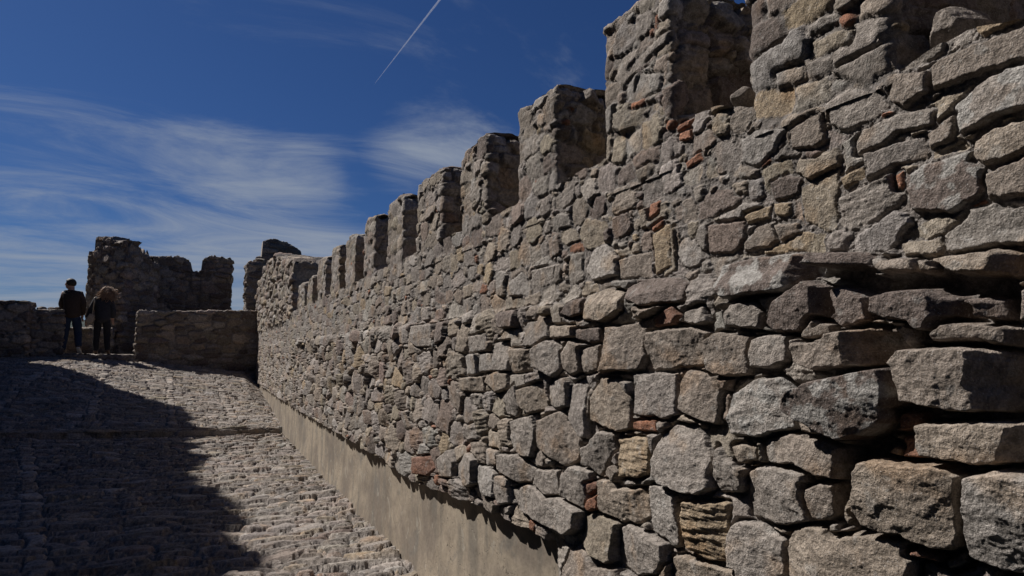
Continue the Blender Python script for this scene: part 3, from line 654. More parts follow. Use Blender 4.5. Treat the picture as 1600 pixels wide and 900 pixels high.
# ------------------------------------------------------------------ generic block of masonry standing on a plan outline
def block(name, plan, z0, ztop, stones, mat, parent=None, res=.01, resz=.01, u0=0.0, rc=.02, thick=.4, hfun=None, capn=14, rough=1.0, mort=-.008, hscale=1.0, jag=.0, z_extra=0):
    plan = [np.array(p, float) for p in plan]
    pts = []; nrm = []
    n = len(plan)
    sg = -1.0 if sum(plan[i][0] * plan[(i + 1) % n][1] - plan[(i + 1) % n][0] * plan[i][1] for i in range(n)) > 0 else 1.0
    for i in range(n):
        a = plan[i]; b = plan[(i + 1) % n]; d = b - a; L = np.linalg.norm(d); d /= L
        pr = plan[i] - plan[i - 1]; pr /= np.linalg.norm(pr)
        nx = plan[(i + 2) % n] - b; nx /= np.linalg.norm(nx)
        m = max(3, int((L - 2 * rc) / res))
        tt = np.linspace(rc, L - rc, m)
        nn = np.array([-d[1], d[0]]) * sg
        for t_ in tt: pts.append(a + d * t_); nrm.append(nn)
        n2 = np.array([-nx[1], nx[0]]) * sg
        for q in (.25, .5, .75):                         # rounded corner
            p1 = b - d * rc; p2 = b + nx * rc
            pts.append((1 - q) ** 2 * p1 + 2 * q * (1 - q) * b + q * q * p2)
            v = nn * (1 - q) + n2 * q; nrm.append(v / np.linalg.norm(v))
    pts = np.array(pts); nrm = np.array(nrm)
    seg = np.linalg.norm(np.diff(np.concatenate([pts, pts[:1]]), axis=0), axis=1)
    u = u0 + rc + np.concatenate([[0], np.cumsum(seg)[:-1]])
    zt = np.array([ztop(x, y) for x, y in pts]) if not callable(getattr(ztop, 'vec', None)) else ztop.vec(pts)
    if jag: zt = zt + jag * np.round(2.2 * fbm(u * 7, u * 0 + 1.3, 2, 55)) * .5 + jag * .5 * fbm(u * 25, u * 0, 3, 56)
    nz = max(6, int((zt.max() - z0) / resz))
    t = np.linspace(0, 1, nz)[:, None]
    Z = z0 + (zt[None] - z0) * t
    Uu = np.repeat(u[None], nz, 0)
    if hfun: h, C, g = hfun(Uu, Z)
    else: h, C, g = stones.eval(Uu, Z, np.full(Uu.shape, mort), edge=.018, gap=.004, rough=rough)
    h = h * hscale + z_extra
    edge_in = -.014 * sstep(t, .97, 1.0) * np.ones_like(h)
    X = pts[None, :, 0] + nrm[None, :, 0] * (h + edge_in); Y = pts[None, :, 1] + nrm[None, :, 1] * (h + edge_in)
    acc = Acc()
    acc.grid(np.stack([X, Y, Z], -1), rgba(C, g), wrap=True, flip=sg > 0)
    # top
    K = capn; k = np.linspace(0, 1, K)[:, None]
    cx = X[-1][None] - nrm[None, :, 0] * k * thick * .5; cy = Y[-1][None] - nrm[None, :, 1] * k * thick * .5
    cz = Z[-1][None] + (.022 * fbm(cx * 12, cy * 12, 4, 57) + .012) * np.minimum(1, k * 4)
    acc.grid(np.stack([cx, cy, cz], -1), rgba(np.repeat(C[-1][None], K, 0), np.zeros(cx.shape)), wrap=True, flip=sg > 0)
    return child(acc.build(name, mat), parent) if parent is not None else acc.build(name, mat)

T_MER = .57
def side_h(a):
    def f(u, z):
        h, C, g = wall_h(u, z)
        k = 1 - sstep(u, a - .03, a + .01)          # the flank is rougher than the face
        return h * (1 + 1.5 * k) - .012 * k, C, g
    return f
for i, (a, b, tz_) in enumerate(MERLONS):
    r2 = np.random.default_rng(50 + i)
    near = a < 3.4
    big = tz_
    bow = r2.uniform(-.03, .03); bow2 = r2.uniform(.02, .05)
    def top(x, y, a=a, b=b, big=big, bow=bow, bow2=bow2):
        f = (y - a) / (b - a); kx = (x - D) / T_MER
        return big + bow * (f - .5) - bow2 * max(0, abs(f - .5) - .28) * 2 - .02 * kx
    block('merlon', [(D + T_MER, a), (D, a), (D, b), (D + T_MER, b)], 1.90, top, WALL, M_WALL, wall, res=(.005 if near else .014), resz=(.005 if near else .012),
          u0=a - T_MER, rc=.022, thick=T_MER * .98, hfun=side_h(a), jag=.034, z_extra=.004, capn=16)

# far end of the wall: the taller stretch past the last merlon
def far_h(u, z):
    h, C, g = FARW.eval(u, z, np.full(u.shape, -.006), edge=.02, gap=.005)
    return h, C, g
child(block('end_block', [(D + .62, 9.80), (D, 9.80), (D, 17.15), (D + .62, 17.15)], 1.90, lambda x, y: float(BLOCK_TOP(np.array(max(y, 9.83)))), FARW, M_FAR, wall, res=.022, resz=.02,
      u0=9.80 - .62, rc=.03, thick=.6, hfun=far_h, jag=.05, z_extra=.006), wall)
# loose boulder lying on the broken sill
def boulder(name, loc, size, mat, seed, rot=(0, 0, 0), colr=(.25, .215, .185), sub=5):
    bm = bmesh.new(); bmesh.ops.create_icosphere(bm, subdivisions=sub, radius=1.0)
    r = np.random.default_rng(seed)
    V = np.array([v.co[:] for v in bm.verts])
    pl = r.normal(size=(11, 3)); pl /= np.linalg.norm(pl, axis=1)[:, None]; dd = r.uniform(.62, .95, 11)
    s = np.min(np.where(V @ pl.T > .05, dd[None] / np.maximum(V @ pl.T, .05), 9), axis=1)
    rr = np.minimum(1.0, s) * (1 + .06 * fbm(V[:, 0] * 2.5 + 5, V[:, 1] * 2.5 + V[:, 2] * 2, 4, seed)) + .03 * fbm(V[:, 0] * 9, V[:, 2] * 9 + V[:, 1] * 4, 3, seed + 3)
    V = V * rr[:, None] * np.array(size)
    me = bpy.data.meshes.new(name)
    for v, c in zip(bm.verts, V): v.co = c
    bm.to_mesh(me); bm.free()
    at = me.color_attributes.new('Col', 'FLOAT_COLOR', 'POINT')
    cc = np.array(colr)[None] * (1 + .3 * fbm(V[:, 1] / .06, V[:, 2] / .06, 4, seed + 7))[:, None]
    at.data.foreach_set('color', np.concatenate([cc, np.ones((len(V), 1))], 1).astype(np.float32).ravel())
    me.polygons.foreach_set('use_smooth', np.ones(len(me.polygons), bool)); me.materials.append(mat)
    o = link(bpy.data.objects.new(name, me)); o.location = loc; o.rotation_euler = rot
    return o
tag(boulder('loose_stone', (D + .075, .652, 1.978), (.075, .046, .048), M_WALL, 5, (.15, .1, 0)), 'single brown boulder lying loose on the broken sill beside the nearest merlon', 'stone')
tag(boulder('loose_stone', (D + .055, 1.150, 2.040), (.04, .024, .028), M_WALL, 8, (.3, .1, 0), sub=4), 'small round stone on the sill against the far side of the nearest merlon', 'stone')

# ------------------------------------------------------------------ cobbled path
PCOL = dict(COL)
PPAL = ['g'] * 8 + ['g2'] * 7 + ['b'] * 4 + ['t'] * 1 + ['l2'] * 3 + ['r3'] * 1 + ['y2'] * 1
def path_size(u, z, t): return .055 + .115 * t * t, .018 + .028 * ((t * 7.3) % 1) ** 1.5
def path_zone(u, z): return .020, .007, .06
PATH = Stones(-4.6, 1.25, 2.2, 17.0, path_size, path_zone, tries=6, seed=21, pal=PPAL, course=.013, brick=.0)
PATH.rot *= 2.1
# long stones set end to end as ribs up the slope
RIBS = [((-.72, 4.2), (-2.05, 10.4)), ((-2.75, 10.9), (-2.55, 14.6)), ((-1.45, 10.9), (-1.75, 15.6)), ((-.38, 10.9), (-.62, 15.3)), ((.52, 10.9), (.28, 15.2))]
ru, rz_, rr_ = [], [], []
for (a, b) in RIBS:
    a = np.array(a); b = np.array(b); L = np.linalg.norm(b - a); d = (b - a) / L; t = 0
    while t < L:
        l = rng.uniform(.12, .24); p = a + d * (t + l / 2); ru.append(p[0]); rz_.append(p[1]); rr_.append((l / 2, math.atan2(d[0], d[1]))); t += l * 1.02
ru = np.array(ru); rz_ = np.array(rz_)
keep = np.ones(PATH.n, bool)
for a_, b_ in zip(ru, rz_): keep &= ~((np.abs(PATH.U - a_) < .085) & (np.abs(PATH.Z - b_) < .13))
nr = len(ru)
for k_ in ('U', 'Z', 'RX', 'RZ', 'rot', 'p', 'gx', 'gz', 'strata', 'pw'):
    old = getattr(PATH, k_)[keep]
    new = dict(U=ru, Z=rz_, RX=np.full(nr, .055), RZ=np.array([q[0] for q in rr_]), rot=np.array([-q[1] for q in rr_]), p=np.full(nr, .024), gx=np.zeros(nr), gz=np.zeros(nr), strata=np.zeros(nr), pw=np.full(nr, 5.0))[k_]
    setattr(PATH, k_, np.concatenate([old, new]))
PATH.c = np.concatenate([PATH.c[keep], np.array(COL['g'])[None] * rng.uniform(.95, 1.2, (nr, 1))]); PATH.n = len(PATH.U)
# each cobble leans a little, its lower edge standing proud
PATH.c = PATH.c * .94 * rng.uniform(.74, 1.26, (PATH.n, 1))
PATH.gz = PATH.gz - .11 + rng.normal(0, .10, PATH.n)
def path_strip(name, xs, ys, seed):
    Xg = np.repeat(xs[None], len(ys), 0); Yg = np.repeat(ys[:, None], len(xs), 1)
    h, C, g = PATH.eval(Xg, Yg, np.full(Xg.shape, -.014), edge=.007, gap=.0035, rough=.45, warp=.013, detail=4)
    base = zg(Xg, Yg)
    bump = .022 * fbm(Xg * 1.1, Yg * 1.1, 3, 60) + .012 * fbm(Xg * 3.2, Yg * 3.2, 2, 62)
    acc = Acc(); acc.grid(np.stack([Xg, Yg, base + h * .95 + bump], -1), rgba(C, g))
    return acc
acc = path_strip('path', np.linspace(-4.55, 1.20, 760), 10.60 - (10.60 - 2.6) * (np.linspace(1, 0, 640) ** 1.25), 1)
tag(acc.build('path', M_PATH), 'lower stretch of cobbled path in front of the step', None, None, 'structure')
ysu = np.linspace(10.60, 16.9, 460)
acc = path_strip('path', np.linspace(-4.9, 1.20, 700), ysu, 2)
# riser of the step between the two stretches
top = acc.V[0].reshape(460, 700, 3)[0]; cr = acc.C[0].reshape(460, 700, 4)[0]
k = np.linspace(0, 1, 8)[:, None]
rx = np.repeat(top[None, :, 0], 8, 0); ry = top[None, :, 1] - .030 * np.sin(k * 3.14) * (1 + 1.2 * fbm(rx * 7, k * 2 + rx * 0, 3, 70)); rz = top[None, :, 2] - k * .14
acc.grid(np.stack([rx, ry, rz], -1), np.repeat(cr[None], 8, 0), flip=True)
tag(acc.build('path', M_PATH), 'upper stretch of cobbled path rising from the step to the gap in the parapet', None, None, 'structure')
# kerb stones that nose the step
kerb = []
x = -4.4
while x < 1.05:
    l = rng.uniform(.16, .42)
    kerb.append((x + l / 2, l)); x += l + .012
acc = Acc()
KP = Stones(-4.5, 1.2, -.1, .4, lambda u, z, t: (.12 + .10 * t, .045), lambda u, z: (.02, .008, .05), tries=8, seed=31, pal=PPAL, course=.2)
xs = np.linspace(-4.55, 1.10, 560); prof = np.linspace(0, 1, 26)
a_ = prof[:, None] * math.pi * 1.0
Xk = np.repeat(xs[None], 26, 0)
hk, Ck, gk = KP.eval(Xk, prof[:, None] * .30 + np.zeros_like(Xk), np.full(Xk.shape, -.012), edge=.02, gap=.004, rough=.7)
wob = .025 * fbm(xs * 1.5, xs * 0, 3, 81)[None]
rad = .036 + hk * .8
yk = 10.615 + wob - np.cos(a_) * rad * 1.2; zk = zg(xs, xs * 0 + 10.63)[None] - .035 + np.sin(a_) * rad
yk = np.concatenate([yk[:1] , yk]); zk = np.concatenate([zk[:1] - .14, zk]); Xk = np.concatenate([Xk[:1], Xk]); Ck = np.concatenate([Ck[:1], Ck]); gk = np.concatenate([gk[:1], gk])
acc.grid(np.stack([Xk, yk, zk], -1), rgba(Ck, gk))
tag(acc.build('path_step', M_PATH), 'low stone kerb across the cobbled path', None, None, 'structure')

# ------------------------------------------------------------------ ground and hills, one sheet out to the horizon
ang = np.radians(np.linspace(-180, 180, 241)); rad = np.concatenate([np.linspace(0, 26, 30), np.geomspace(28, 9000, 70)])
A, Rr = np.meshgrid(ang, rad)
gx_ = Rr * np.sin(A); gy_ = Rr * np.cos(A)
base = np.minimum(zg(np.clip(gx_, -5, 3), np.clip(gy_, -8, 18)) - .12, 1.0) 
fall = sstep(Rr, 24, 140)
zz = base * (1 - fall) - 55 * fall
hill = sstep(Rr, 900, 3600) * (188 + 25 * fbm(np.cos(A) * 3, np.sin(A) * 3, 4, 90) + 25 * fbm(gx_ / 700, gy_ / 700, 4, 91))
zz = zz + hill + sstep(Rr, 60, 300) * 5 * fbm(gx_ / 120, gy_ / 120, 3, 92)
zz = np.where((np.abs(gx_ + 1.5) < 6) & (gy_ > -10) & (gy_ < 18.5), zz - .15, zz)
acc = Acc(); acc.grid(np.stack([gx_, gy_, zz], -1), rgba(np.full(A.shape + (3,), .1), A * 0), flip=True)
M_HILL = mat_plain('dry_scrub', (.032, .042, .036), .95, .5, .012, .4, 3.0, .1)
tag(acc.build('ground', M_HILL), None, None, None, 'structure')

# ------------------------------------------------------------------ walls at the end of the path
ENDP = Stones(-1, 14, .7, 5.2, lambda u, z, t: (.085 + .10 * t, .045 + .035 * ((t * 7.3) % 1)), lambda u, z: (.022, .014, .10), tries=7, seed=41, course=.13, brick=0.,
              pal=['g2'] * 3 + ['b'] * 4 + ['d'] * 5 + ['g'] * 3 + ['t'] * 2 + ['y2'])
ENDP.c *= np.random.default_rng(4).uniform(.62, 1.12, (ENDP.n, 1))
def end_block(name, plan, z0, ztop, parent=None, jag=.03, u0=0., thick=.4, res=.02, mat=M_FAR, **kw):
    return block(name, plan, z0, ztop, ENDP, mat, parent, res=res, resz=res * .85, u0=u0, rc=.03, thick=thick, jag=jag, mort=-.022, **kw)
def lerp_top(pts, axis=0):
    xs_, zs_ = zip(*pts)
    return lambda x, y: float(np.interp((x, y)[axis], xs_, zs_))
tag(end_block('gate_parapet', [(-1.37, 16.95), (-1.37, 16.5), (1.20, 16.5), (1.20, 16.95)], .55, lerp_top([(-1.4, 2.345), (-.2, 2.37), (.9, 2.42)]), jag=.03, thick=.44),
    'low shaded masonry parapet across the end of the path, right of the couple', 'wall')
tag(end_block('masonry_pillar', [(-4.7, 16.9), (-4.7, 16.25), (-3.30, 16.25), (-3.30, 16.9)], .9, lerp_top([(-4.7, 2.46), (-3.3, 2.47)]), jag=.02, thick=.6, u0=4),
    'thick dark block of stonework at the left edge, taller than the low wall beside it', 'pillar')
tag(end_block('low_wall', [(-3.30, 16.95), (-3.30, 16.52), (-2.72, 16.52), (-2.72, 16.95)], .9, lerp_top([(-3.3, 2.31), (-2.6, 2.33)]), jag=.006, thick=.42, u0=7),
    'short smooth-topped wall between the dark left pillar and the man', 'wall')
# rubble lying on and behind that wall
for i, (x, y, s) in enumerate([(-3.18, 16.80, .10), (-3.02, 16.84, .08), (-2.87, 16.80, .10)]):
    o = boulder('coping_stone', (x, y, 2.365 - .01 * (i == 1)), (s, .09, .045), M_FAR, 60 + i, (0, 0, .2 * i), (.19, .165, .145), 3)
    tag(o, ['flat stone on the low wall, nearest the dark pillar', 'smallest flat stone on the low wall, between two others', "flat stone on the low wall, beside the man's elbow"][i], 'stone', 'stones lying on the low wall')
tag(end_block('outer_wall', [(-3.6, 17.75), (-3.6, 17.35), (-1.9, 17.35), (-1.9, 17.75)], .9, lerp_top([(-3.6, 1.98), (-1.9, 1.98)]), jag=.012, thick=.38, u0=2.5),
    'knee-high dark wall beyond the step, seen between the man and the woman', 'wall')
# threshold step the couple stands on
tag(end_block('threshold_step', [(-2.95, 17.3), (-2.95, 16.97), (-2.71, 16.97), (-2.71, 16.30), (-1.36, 16.30), (-1.36, 17.3)], 1.0, lerp_top([(-3, 1.375), (-1, 1.355)]), jag=.008, thick=.95, u0=5.3),
    'worn stone step in the gap of the parapet under the couple', 'step')

tower = empty('ruined_tower', (-1.2, 18.4, 1.0))
tag(tower, 'dark ruined tower with broken jagged top standing behind the parapet and the woman', 'tower')
end_block('turret', [(-1.13, 18.9), (-2.36, 18.9), (-2.62, 18.35), (-1.78, 17.45), (-1.13, 18.3)], .9,
          lambda x, y: float(np.interp(x, [-2.62, -2.50, -2.47, -2.30, -2.02, -1.98, -1.60, -1.40, -1.28, -1.13], [3.86, 3.86, 4.20, 4.20, 4.08, 4.02, 3.98, 3.92, 3.80, 3.62])), tower, jag=.15, u0=.6, thick=.9)
end_block('curtain', [(.60, 19.55), (-1.42, 19.55), (-1.42, 19.0), (.60, 19.0)], .9,
          lambda x, y: float(np.interp(x, [-1.42, -.85, -.55, -.42, -.36, -.16, -.14, .05, .30, .50, .60], [3.90, 3.97, 3.93, 3.82, 3.60, 3.60, 3.92, 4.02, 4.0, 4.0, 3.94])), tower, jag=.06, u0=3.3, thick=.5)

keepo = empty('ruined_keep', (2.0, 19.6, 1.0))
tag(keepo, 'dark ragged stump of masonry rising behind the far end of the long wall', 'ruin')
end_block('rear_wall', [(3.0, 18.7), (1.16, 18.7), (1.16, 18.2), (3.0, 18.2)], .9,
          lambda x, y: float(np.interp(x, [1.10, 1.3, 1.31, 1.5, 1.9, 2.3, 2.32, 2.6, 3.0], [3.95, 3.98, 4.40, 4.48, 4.42, 4.2, 4.0, 3.9, 3.7])), keepo, jag=.035, u0=6.0, thick=.5)
end_block('side_wall', [(1.30, 18.15), (.90, 18.15), (.90, 17.4), (1.30, 17.4)], .9, lerp_top([(.9, 3.70), (1.3, 3.78)]), keepo, jag=.05, u0=9.0, thick=.4)

# tall building on the left, outside the picture, that shades the path
LT = Stones(0, 34, -.2, 9, lambda u, z, t: (.16 + .12 * t, .09 + .05 * ((t * 7.3) % 1)), lambda u, z: (.02, .012, .08), tries=3, seed=61, course=.2)
TX, TY1, TH = -4.55, 17.2, 7.45
left_base = lerp_top([(-12, 9.5), (6, 9.4), (8.6, 9.0), (9.9, 8.8), (12.5, 8.42), (15.9, 8.1), (TY1, 7.9)], 1)
left_top = lambda x, y: left_base(x, y) + (.16 if (y * .62 + .3 * math.sin(y * 1.3)) % 1 < .5 else -.12) + .06 * round(2.0 * float(perlin(y * 1.15, 3.7, 9))) + .09 * round(1.8 * float(perlin(y * 3.1, 1.7, 10)))
ltower = empty('stone_building', (TX - 2, 5, 0))
tag(ltower, 'tall stone building left of the path, outside the picture, shading the cobbles', 'building')
block('walls', [(TX - 4.5, -9), (TX - 4.5, TY1 - .2), (TX, TY1 - .2), (TX, -9)], -.3, left_top, LT, M_FAR, ltower, res=.07, resz=.07, u0=0, rc=.05, thick=4.4, jag=.10, mort=-.008)

# ------------------------------------------------------------------ people
def skin(name, verts, edges, radii, mat, parent=None, sub=2, root=0, deform=None):
    me = bpy.data.meshes.new(name + '_cage')
    me.from_pydata(verts, edges, [])
    o = bpy.data.objects.new(name + '_cage', me); col.objects.link(o)
    md = o.modifiers.new('skin', 'SKIN'); md.use_smooth_shade = True
    sd = me.skin_vertices[0].data
    for i, r in enumerate(radii):
        sd[i].radius = (r, r) if not isinstance(r, tuple) else r
        sd[i].use_root = (i == root)
    ms = o.modifiers.new('sub', 'SUBSURF'); ms.levels = sub; ms.render_levels = sub
    dg = bpy.context.evaluated_depsgraph_get()
    m2 = bpy.data.meshes.new_from_object(o.evaluated_get(dg))
    bpy.data.objects.remove(o); bpy.data.meshes.remove(me)
    m2.name = name
    if deform:
        for v in m2.vertices: v.co = deform(v.co)
    m2.materials.clear(); m2.materials.append(mat)
    m2.polygons.foreach_set('use_smooth', np.ones(len(m2.polygons), bool))
    out = bpy.data.objects.new(name, m2); col.objects.link(out)
    if parent is not None: out.parent = parent
    return out
def chain(*parts):
    """parts: lists of (x,y,z,r[,attach index]) ; returns verts, edges, radii"""
    V, E, Rd = [], [], []
    for p in parts:
        prev = None
        for q in p:
            if isinstance(q, int): prev = q; continue
            V.append(q[:3]); Rd.append(q[3] if len(q) == 4 else (q[3], q[4]))
            if prev is not None: E.append((prev, len(V) - 1))
            prev = len(V) - 1
    return V, E, Rd
M_SKIN = mat_plain('skin', (.42, .25, .18), .6, .1, 20, .1)
M_BROWNJ = mat_plain('brown_jacket', (.050, .034, .026), .8, .3, 60, .4)
M_JEANS = mat_plain('blue_jeans', (.022, .034, .062), .85, .3, 90, .4)
M_COAT = mat_plain('dark_coat', (.030, .030, .036), .85, .3, 60, .4)
M_BLACK = mat_plain('dark_trousers', (.018, .018, .021), .85, .3, 60, .3)
M_HAIRM = mat_plain('short_dark_hair', (.03, .024, .02), .6, .4, 120, .8)
M_HAIRW = mat_plain('curly_brown_hair', (.30, .19, .115), .55, .45, 60, .6)
M_SHOE = mat_plain('shoe_leather', (.10, .065, .045), .6, .3, 50, .2)
M_SOLE = mat_plain('pale_sole', (.55, .53, .50), .7, .1, 30, .1)
M_BAG = mat_plain('tan_bag', (.34, .27, .20), .6, .2, 40, .3)

def hand(base, d, side, r=.010):
    """five unequal curled fingers and a side thumb, as chains to append; base = wrist index vertex"""
    out = []
    d = Vector(d).normalized(); s = Vector(side).normalized(); f = d.cross(s).normalized()
    b = Vector(base)
    for k, (o_, l) in enumerate(((-.030, .070), (-.010, .082), (.010, .077), (.030, .060))):
        p0 = b + d * .075 + s * o_
        p1 = p0 + d * l * .5 + f * .010; p2 = p1 + d * l * .38 + f * .022
        out.append([(*p0, r), (*p1, r * .92), (*p2, r * .8)])
    p0 = b + d * .02 + s * -.034; p1 = p0 + d * .035 - s * .022 + f * .010; p2 = p1 + d * .030 - s * .004 + f * .012
    out.append([(*p0, r * 1.2), (*p1, r * 1.1), (*p2, r * .9)])
    return out

def figure(root, J, face, body_mat, headtilt=(0, 0)):
    """one continuous skin surface: pelvis, trunk, neck, head with face, arms with hands, legs with feet"""
    px, py, pz = J['pelvis']; cx, cy, cz = J['chest']; nx_, ny_, nz_ = J['neck']; hx, hy, hz = J['head']
    f = Vector(face).normalized(); sdir = f.cross(Vector((0, 0, 1))).normalized()
    H = Vector((hx, hy, hz))
    parts = [[(px, py, pz, .108), ((px + cx) / 2, (py + cy) / 2, (pz + cz) / 2, .115), (cx, cy, cz, .125), (nx_, ny_, nz_ - .05, .072), (nx_, ny_, nz_, .056),
              (*(H - Vector((0, 0, .075)) + f * .012), .072), (*(H + Vector((0, 0, .005))), .092), (*(H + Vector((0, 0, .070))), .075)]]
    def add(*p): parts.append(list(p))
    add(5, (*(H - Vector((0, 0, .075)) + f * .075), .028))                      # jaw and mouth
    add(6, (*(H - Vector((0, 0, .02)) + f * .098), .018), (*(H - Vector((0, 0, .034)) + f * .112), .012))   # nose
    for s in (-1, 1):
        add(6, (*(H - Vector((0, 0, .015)) + sdir * s * .085 - f * .008), .020))    # ears
    for k in ('L', 'R'):
        sh, el, wr = J['sh' + k], J['el' + k], J['wr' + k]
        add(2, (*sh, .066), (*((Vector(sh) + Vector(el)) / 2), .052), (*el, .042), (*((Vector(el) + Vector(wr)) / 2), .038), (*wr, .027))
        wi = sum(len([q for q in p if not isinstance(q, int)]) for p in parts) - 1
        d = (Vector(wr) - Vector(el)).normalized()
        side = Vector((0, 1, 0)) - d * d.y; side.normalize()
        add(wi, (*(Vector(wr) + d * .05), .036, .020))
        pi = wi + 1
        for ch in hand(wr, d, side): add(pi, *ch)
        hp, kn, an, to = J['hp' + k], J['kn' + k], J['an' + k], J['to' + k]
        add(0, (*hp, .080), (*((Vector(hp) + Vector(kn)) / 2), .078), (*kn, .058), (*(Vector(kn) * .6 + Vector(an) * .4), .055), (*an, .038), (*(Vector(an) * .5 + Vector(to) * .5 - Vector((0, 0, .015))), .036), (*to, .030))
    V, E, Rd = chain(*parts)
    b = skin('body', V, E, Rd, body_mat, root)
    return b
def clothes_top(root, J, mat, name, hem, grow=.018, loose=0.0):
    px, py, pz = J['pelvis']; cx, cy, cz = J['chest']; nx_, ny_, nz_ = J['neck']
    parts = [[(px, py, hem, .152 + loose), (px, py, pz + .04, .155 + loose), ((px + cx) / 2, (py + cy) / 2, (pz + cz) / 2, .155 + loose * .6), (cx, cy, cz, .158), (nx_, ny_, nz_ - .055, .100), (nx_, ny_, nz_ - .015, .070)]]
    for k in ('L', 'R'):
        sh, el, wr = J['sh' + k], J['el' + k], J['wr' + k]
        parts.append([3, (*sh, .066 + grow), (*((Vector(sh) + Vector(el)) / 2), .052 + grow), (*el, .044 + grow), (*((Vector(el) + Vector(wr)) / 2), .038 + grow), (*(Vector(wr) - (Vector(wr) - Vector(el)).normalized() * .02), .032 + grow)])
    def fold(c):
        n = .010 * float(perlin(c.x * 9 + c.y * 4, c.z * 8, 3)) + .006 * float(perlin(c.x * 20, c.z * 18 + c.y * 12, 4))
        return c + Vector((c.x - px, c.y - py, 0)).normalized() * n
    return skin(name, *chain(*parts), mat, root, deform=fold)
def clothes_legs(root, J, mat, name, grow=.016):
    px, py, pz = J['pelvis']
    parts = [[(px, py, pz + .06, .138), (px, py, pz - .02, .142)]]
    for k in ('L', 'R'):
        hp, kn, an = J['hp' + k], J['kn' + k], J['an' + k]
        parts.append([1, (*hp, .098 + grow), (*((Vector(hp) + Vector(kn)) / 2), .080 + grow), (*kn, .062 + grow), (*(Vector(kn) * .55 + Vector(an) * .45), .056 + grow), (*(Vector(an) - Vector((0, 0, .015))), .047 + grow)])
    def fold(c):
        n = .008 * float(perlin(c.x * 11 + c.y * 6, c.z * 12, 6))
        return c + Vector((n, n * .6, 0))
    return skin(name, *chain(*parts), mat, root, deform=fold)
def shoes(root, J, mat, sole=None):
    for k in ('L', 'R'):
        an, to = Vector(J['an' + k]), Vector(J['to' + k])
        d = to - an
        heel = an - Vector((d.x, d.y, 0)).normalized() * .035 - Vector((0, 0, .045)) if abs(d.z) < .1 else an - d.normalized() * .01 - Vector((d.x, d.y, 0)).normalized() * .05
        o = skin('shoe', *chain([(*(an + Vector((0, 0, .03))), .050), (*an, .050), (*(an * .5 + to * .5), .046), (*to, .042), (*(to + d.normalized() * .05), .030)], [1, (*heel, .045)]), mat, root)
        if sole:
            sk = skin('sole', *chain([(*(heel - Vector((0, 0, .012))), .040, .022), (*(an * .5 + to * .5 - Vector((0, 0, .035))), .044, .02), (*(to - Vector((0, 0, .028))), .044, .02)]), sole, o)

FIG = (.935, .955)
# the man: back to us, weight on the left leg, right heel lifting, head turned left
mz = 1.375
man = empty('person', (-2.63, 16.62, mz))
man.scale = (FIG[0] * 1.10, FIG[0], FIG[0])
tag(man, 'person with short dark hair in brown jacket and blue jeans, standing with head turned left', 'person')
J = dict(pelvis=(.03, 0, .94), chest=(.01, .02, 1.32), neck=(-.02, .03, 1.51), head=(-.045, .05, 1.635),
         shL=(-.150, .03, 1.405), elL=(-.190, .10, 1.14), wrL=(-.165, .24, .98), shR=(.160, .0, 1.40), elR=(.215, -.01, 1.13), wrR=(.19, .13, .90),
         hpL=(-.065, .0, .88), knL=(-.085, .03, .50), anL=(-.105, .0, .09), toL=(-.115, .13, .045),
         hpR=(.10, 0, .88), knR=(.145, .03, .50), anR=(.205, -.20, .17), toR=(.215, -.08, .055))
figure(man, J, (-.95, .35, 0), M_SKIN)
clothes_top(man, J, M_BROWNJ, 'jacket', .80, .016, .022)
clothes_legs(man, J, M_JEANS, 'trousers')
shoes(man, J, M_SHOE, M_SOLE)
bm = bmesh.new(); bmesh.ops.create_icosphere(bm, subdivisions=5, radius=1.0)
hcen = Vector((-.045, .05, 1.655)); fd = Vector((-.94, .34, 0)).normalized()
for v in bm.verts:
    d = v.co.normalized(); k = 1.0
    front = d.dot(fd)
    line = .42 + .55 * max(0, d.z - .25) - .75 * max(0, -d.z)           # hairline: high over the brow, behind the ears, low on the nape
    k = 1 - .30 * float(sstep(front, line, line + .16)) - .22 * float(sstep(-d.z, .55, .85))
    k += .022 * float(fbm(d.x * 6 + d.y * 3, d.z * 6 - d.y * 4, 4, 8))
    v.co = hcen + Vector((d.x * .104, d.y * .100, d.z * .112)) * k
me = bpy.data.meshes.new('hair'); bm.to_mesh(me); bm.free(); me.materials.append(M_HAIRM)
me.polygons.foreach_set('use_smooth', np.ones(len(me.polygons), bool))
link(bpy.data.objects.new('hair', me), man)

# the woman: back to us, head bent to the right, hair swinging out
wz_ = 1.362
wom = empty('person', (-2.05, 16.55, wz_))
wom.scale = (FIG[1],) * 3
tag(wom, 'person with long curly brown hair in dark coat and trousers, seen from behind', 'person')
J = dict(pelvis=(.02, 0, .88), chest=(.02, .03, 1.20), neck=(.035, .05, 1.37), head=(.065, .08, 1.475),
         shL=(-.130, .03, 1.275), elL=(-.215, .03, 1.03), wrL=(-.290, .08, .82), shR=(.155, .03, 1.26), elR=(.215, .04, 1.00), wrR=(.20, .16, .84),
         hpL=(-.065, 0, .85), knL=(-.080, .03, .46), anL=(-.075, .0, .09), toL=(-.085, .13, .045),
         hpR=(.10, 0, .85), knR=(.125, .02, .46), anR=(.165, -.12, .10), toR=(.175, .00, .045))
figure(wom, J, (.55, .80, -.2), M_SKIN)
clothes_top(wom, J, M_COAT, 'coat', .70, .022, .022)
clothes_legs(wom, J, M_BLACK, 'trousers', .012)
shoes(wom, J, M_SHOE)
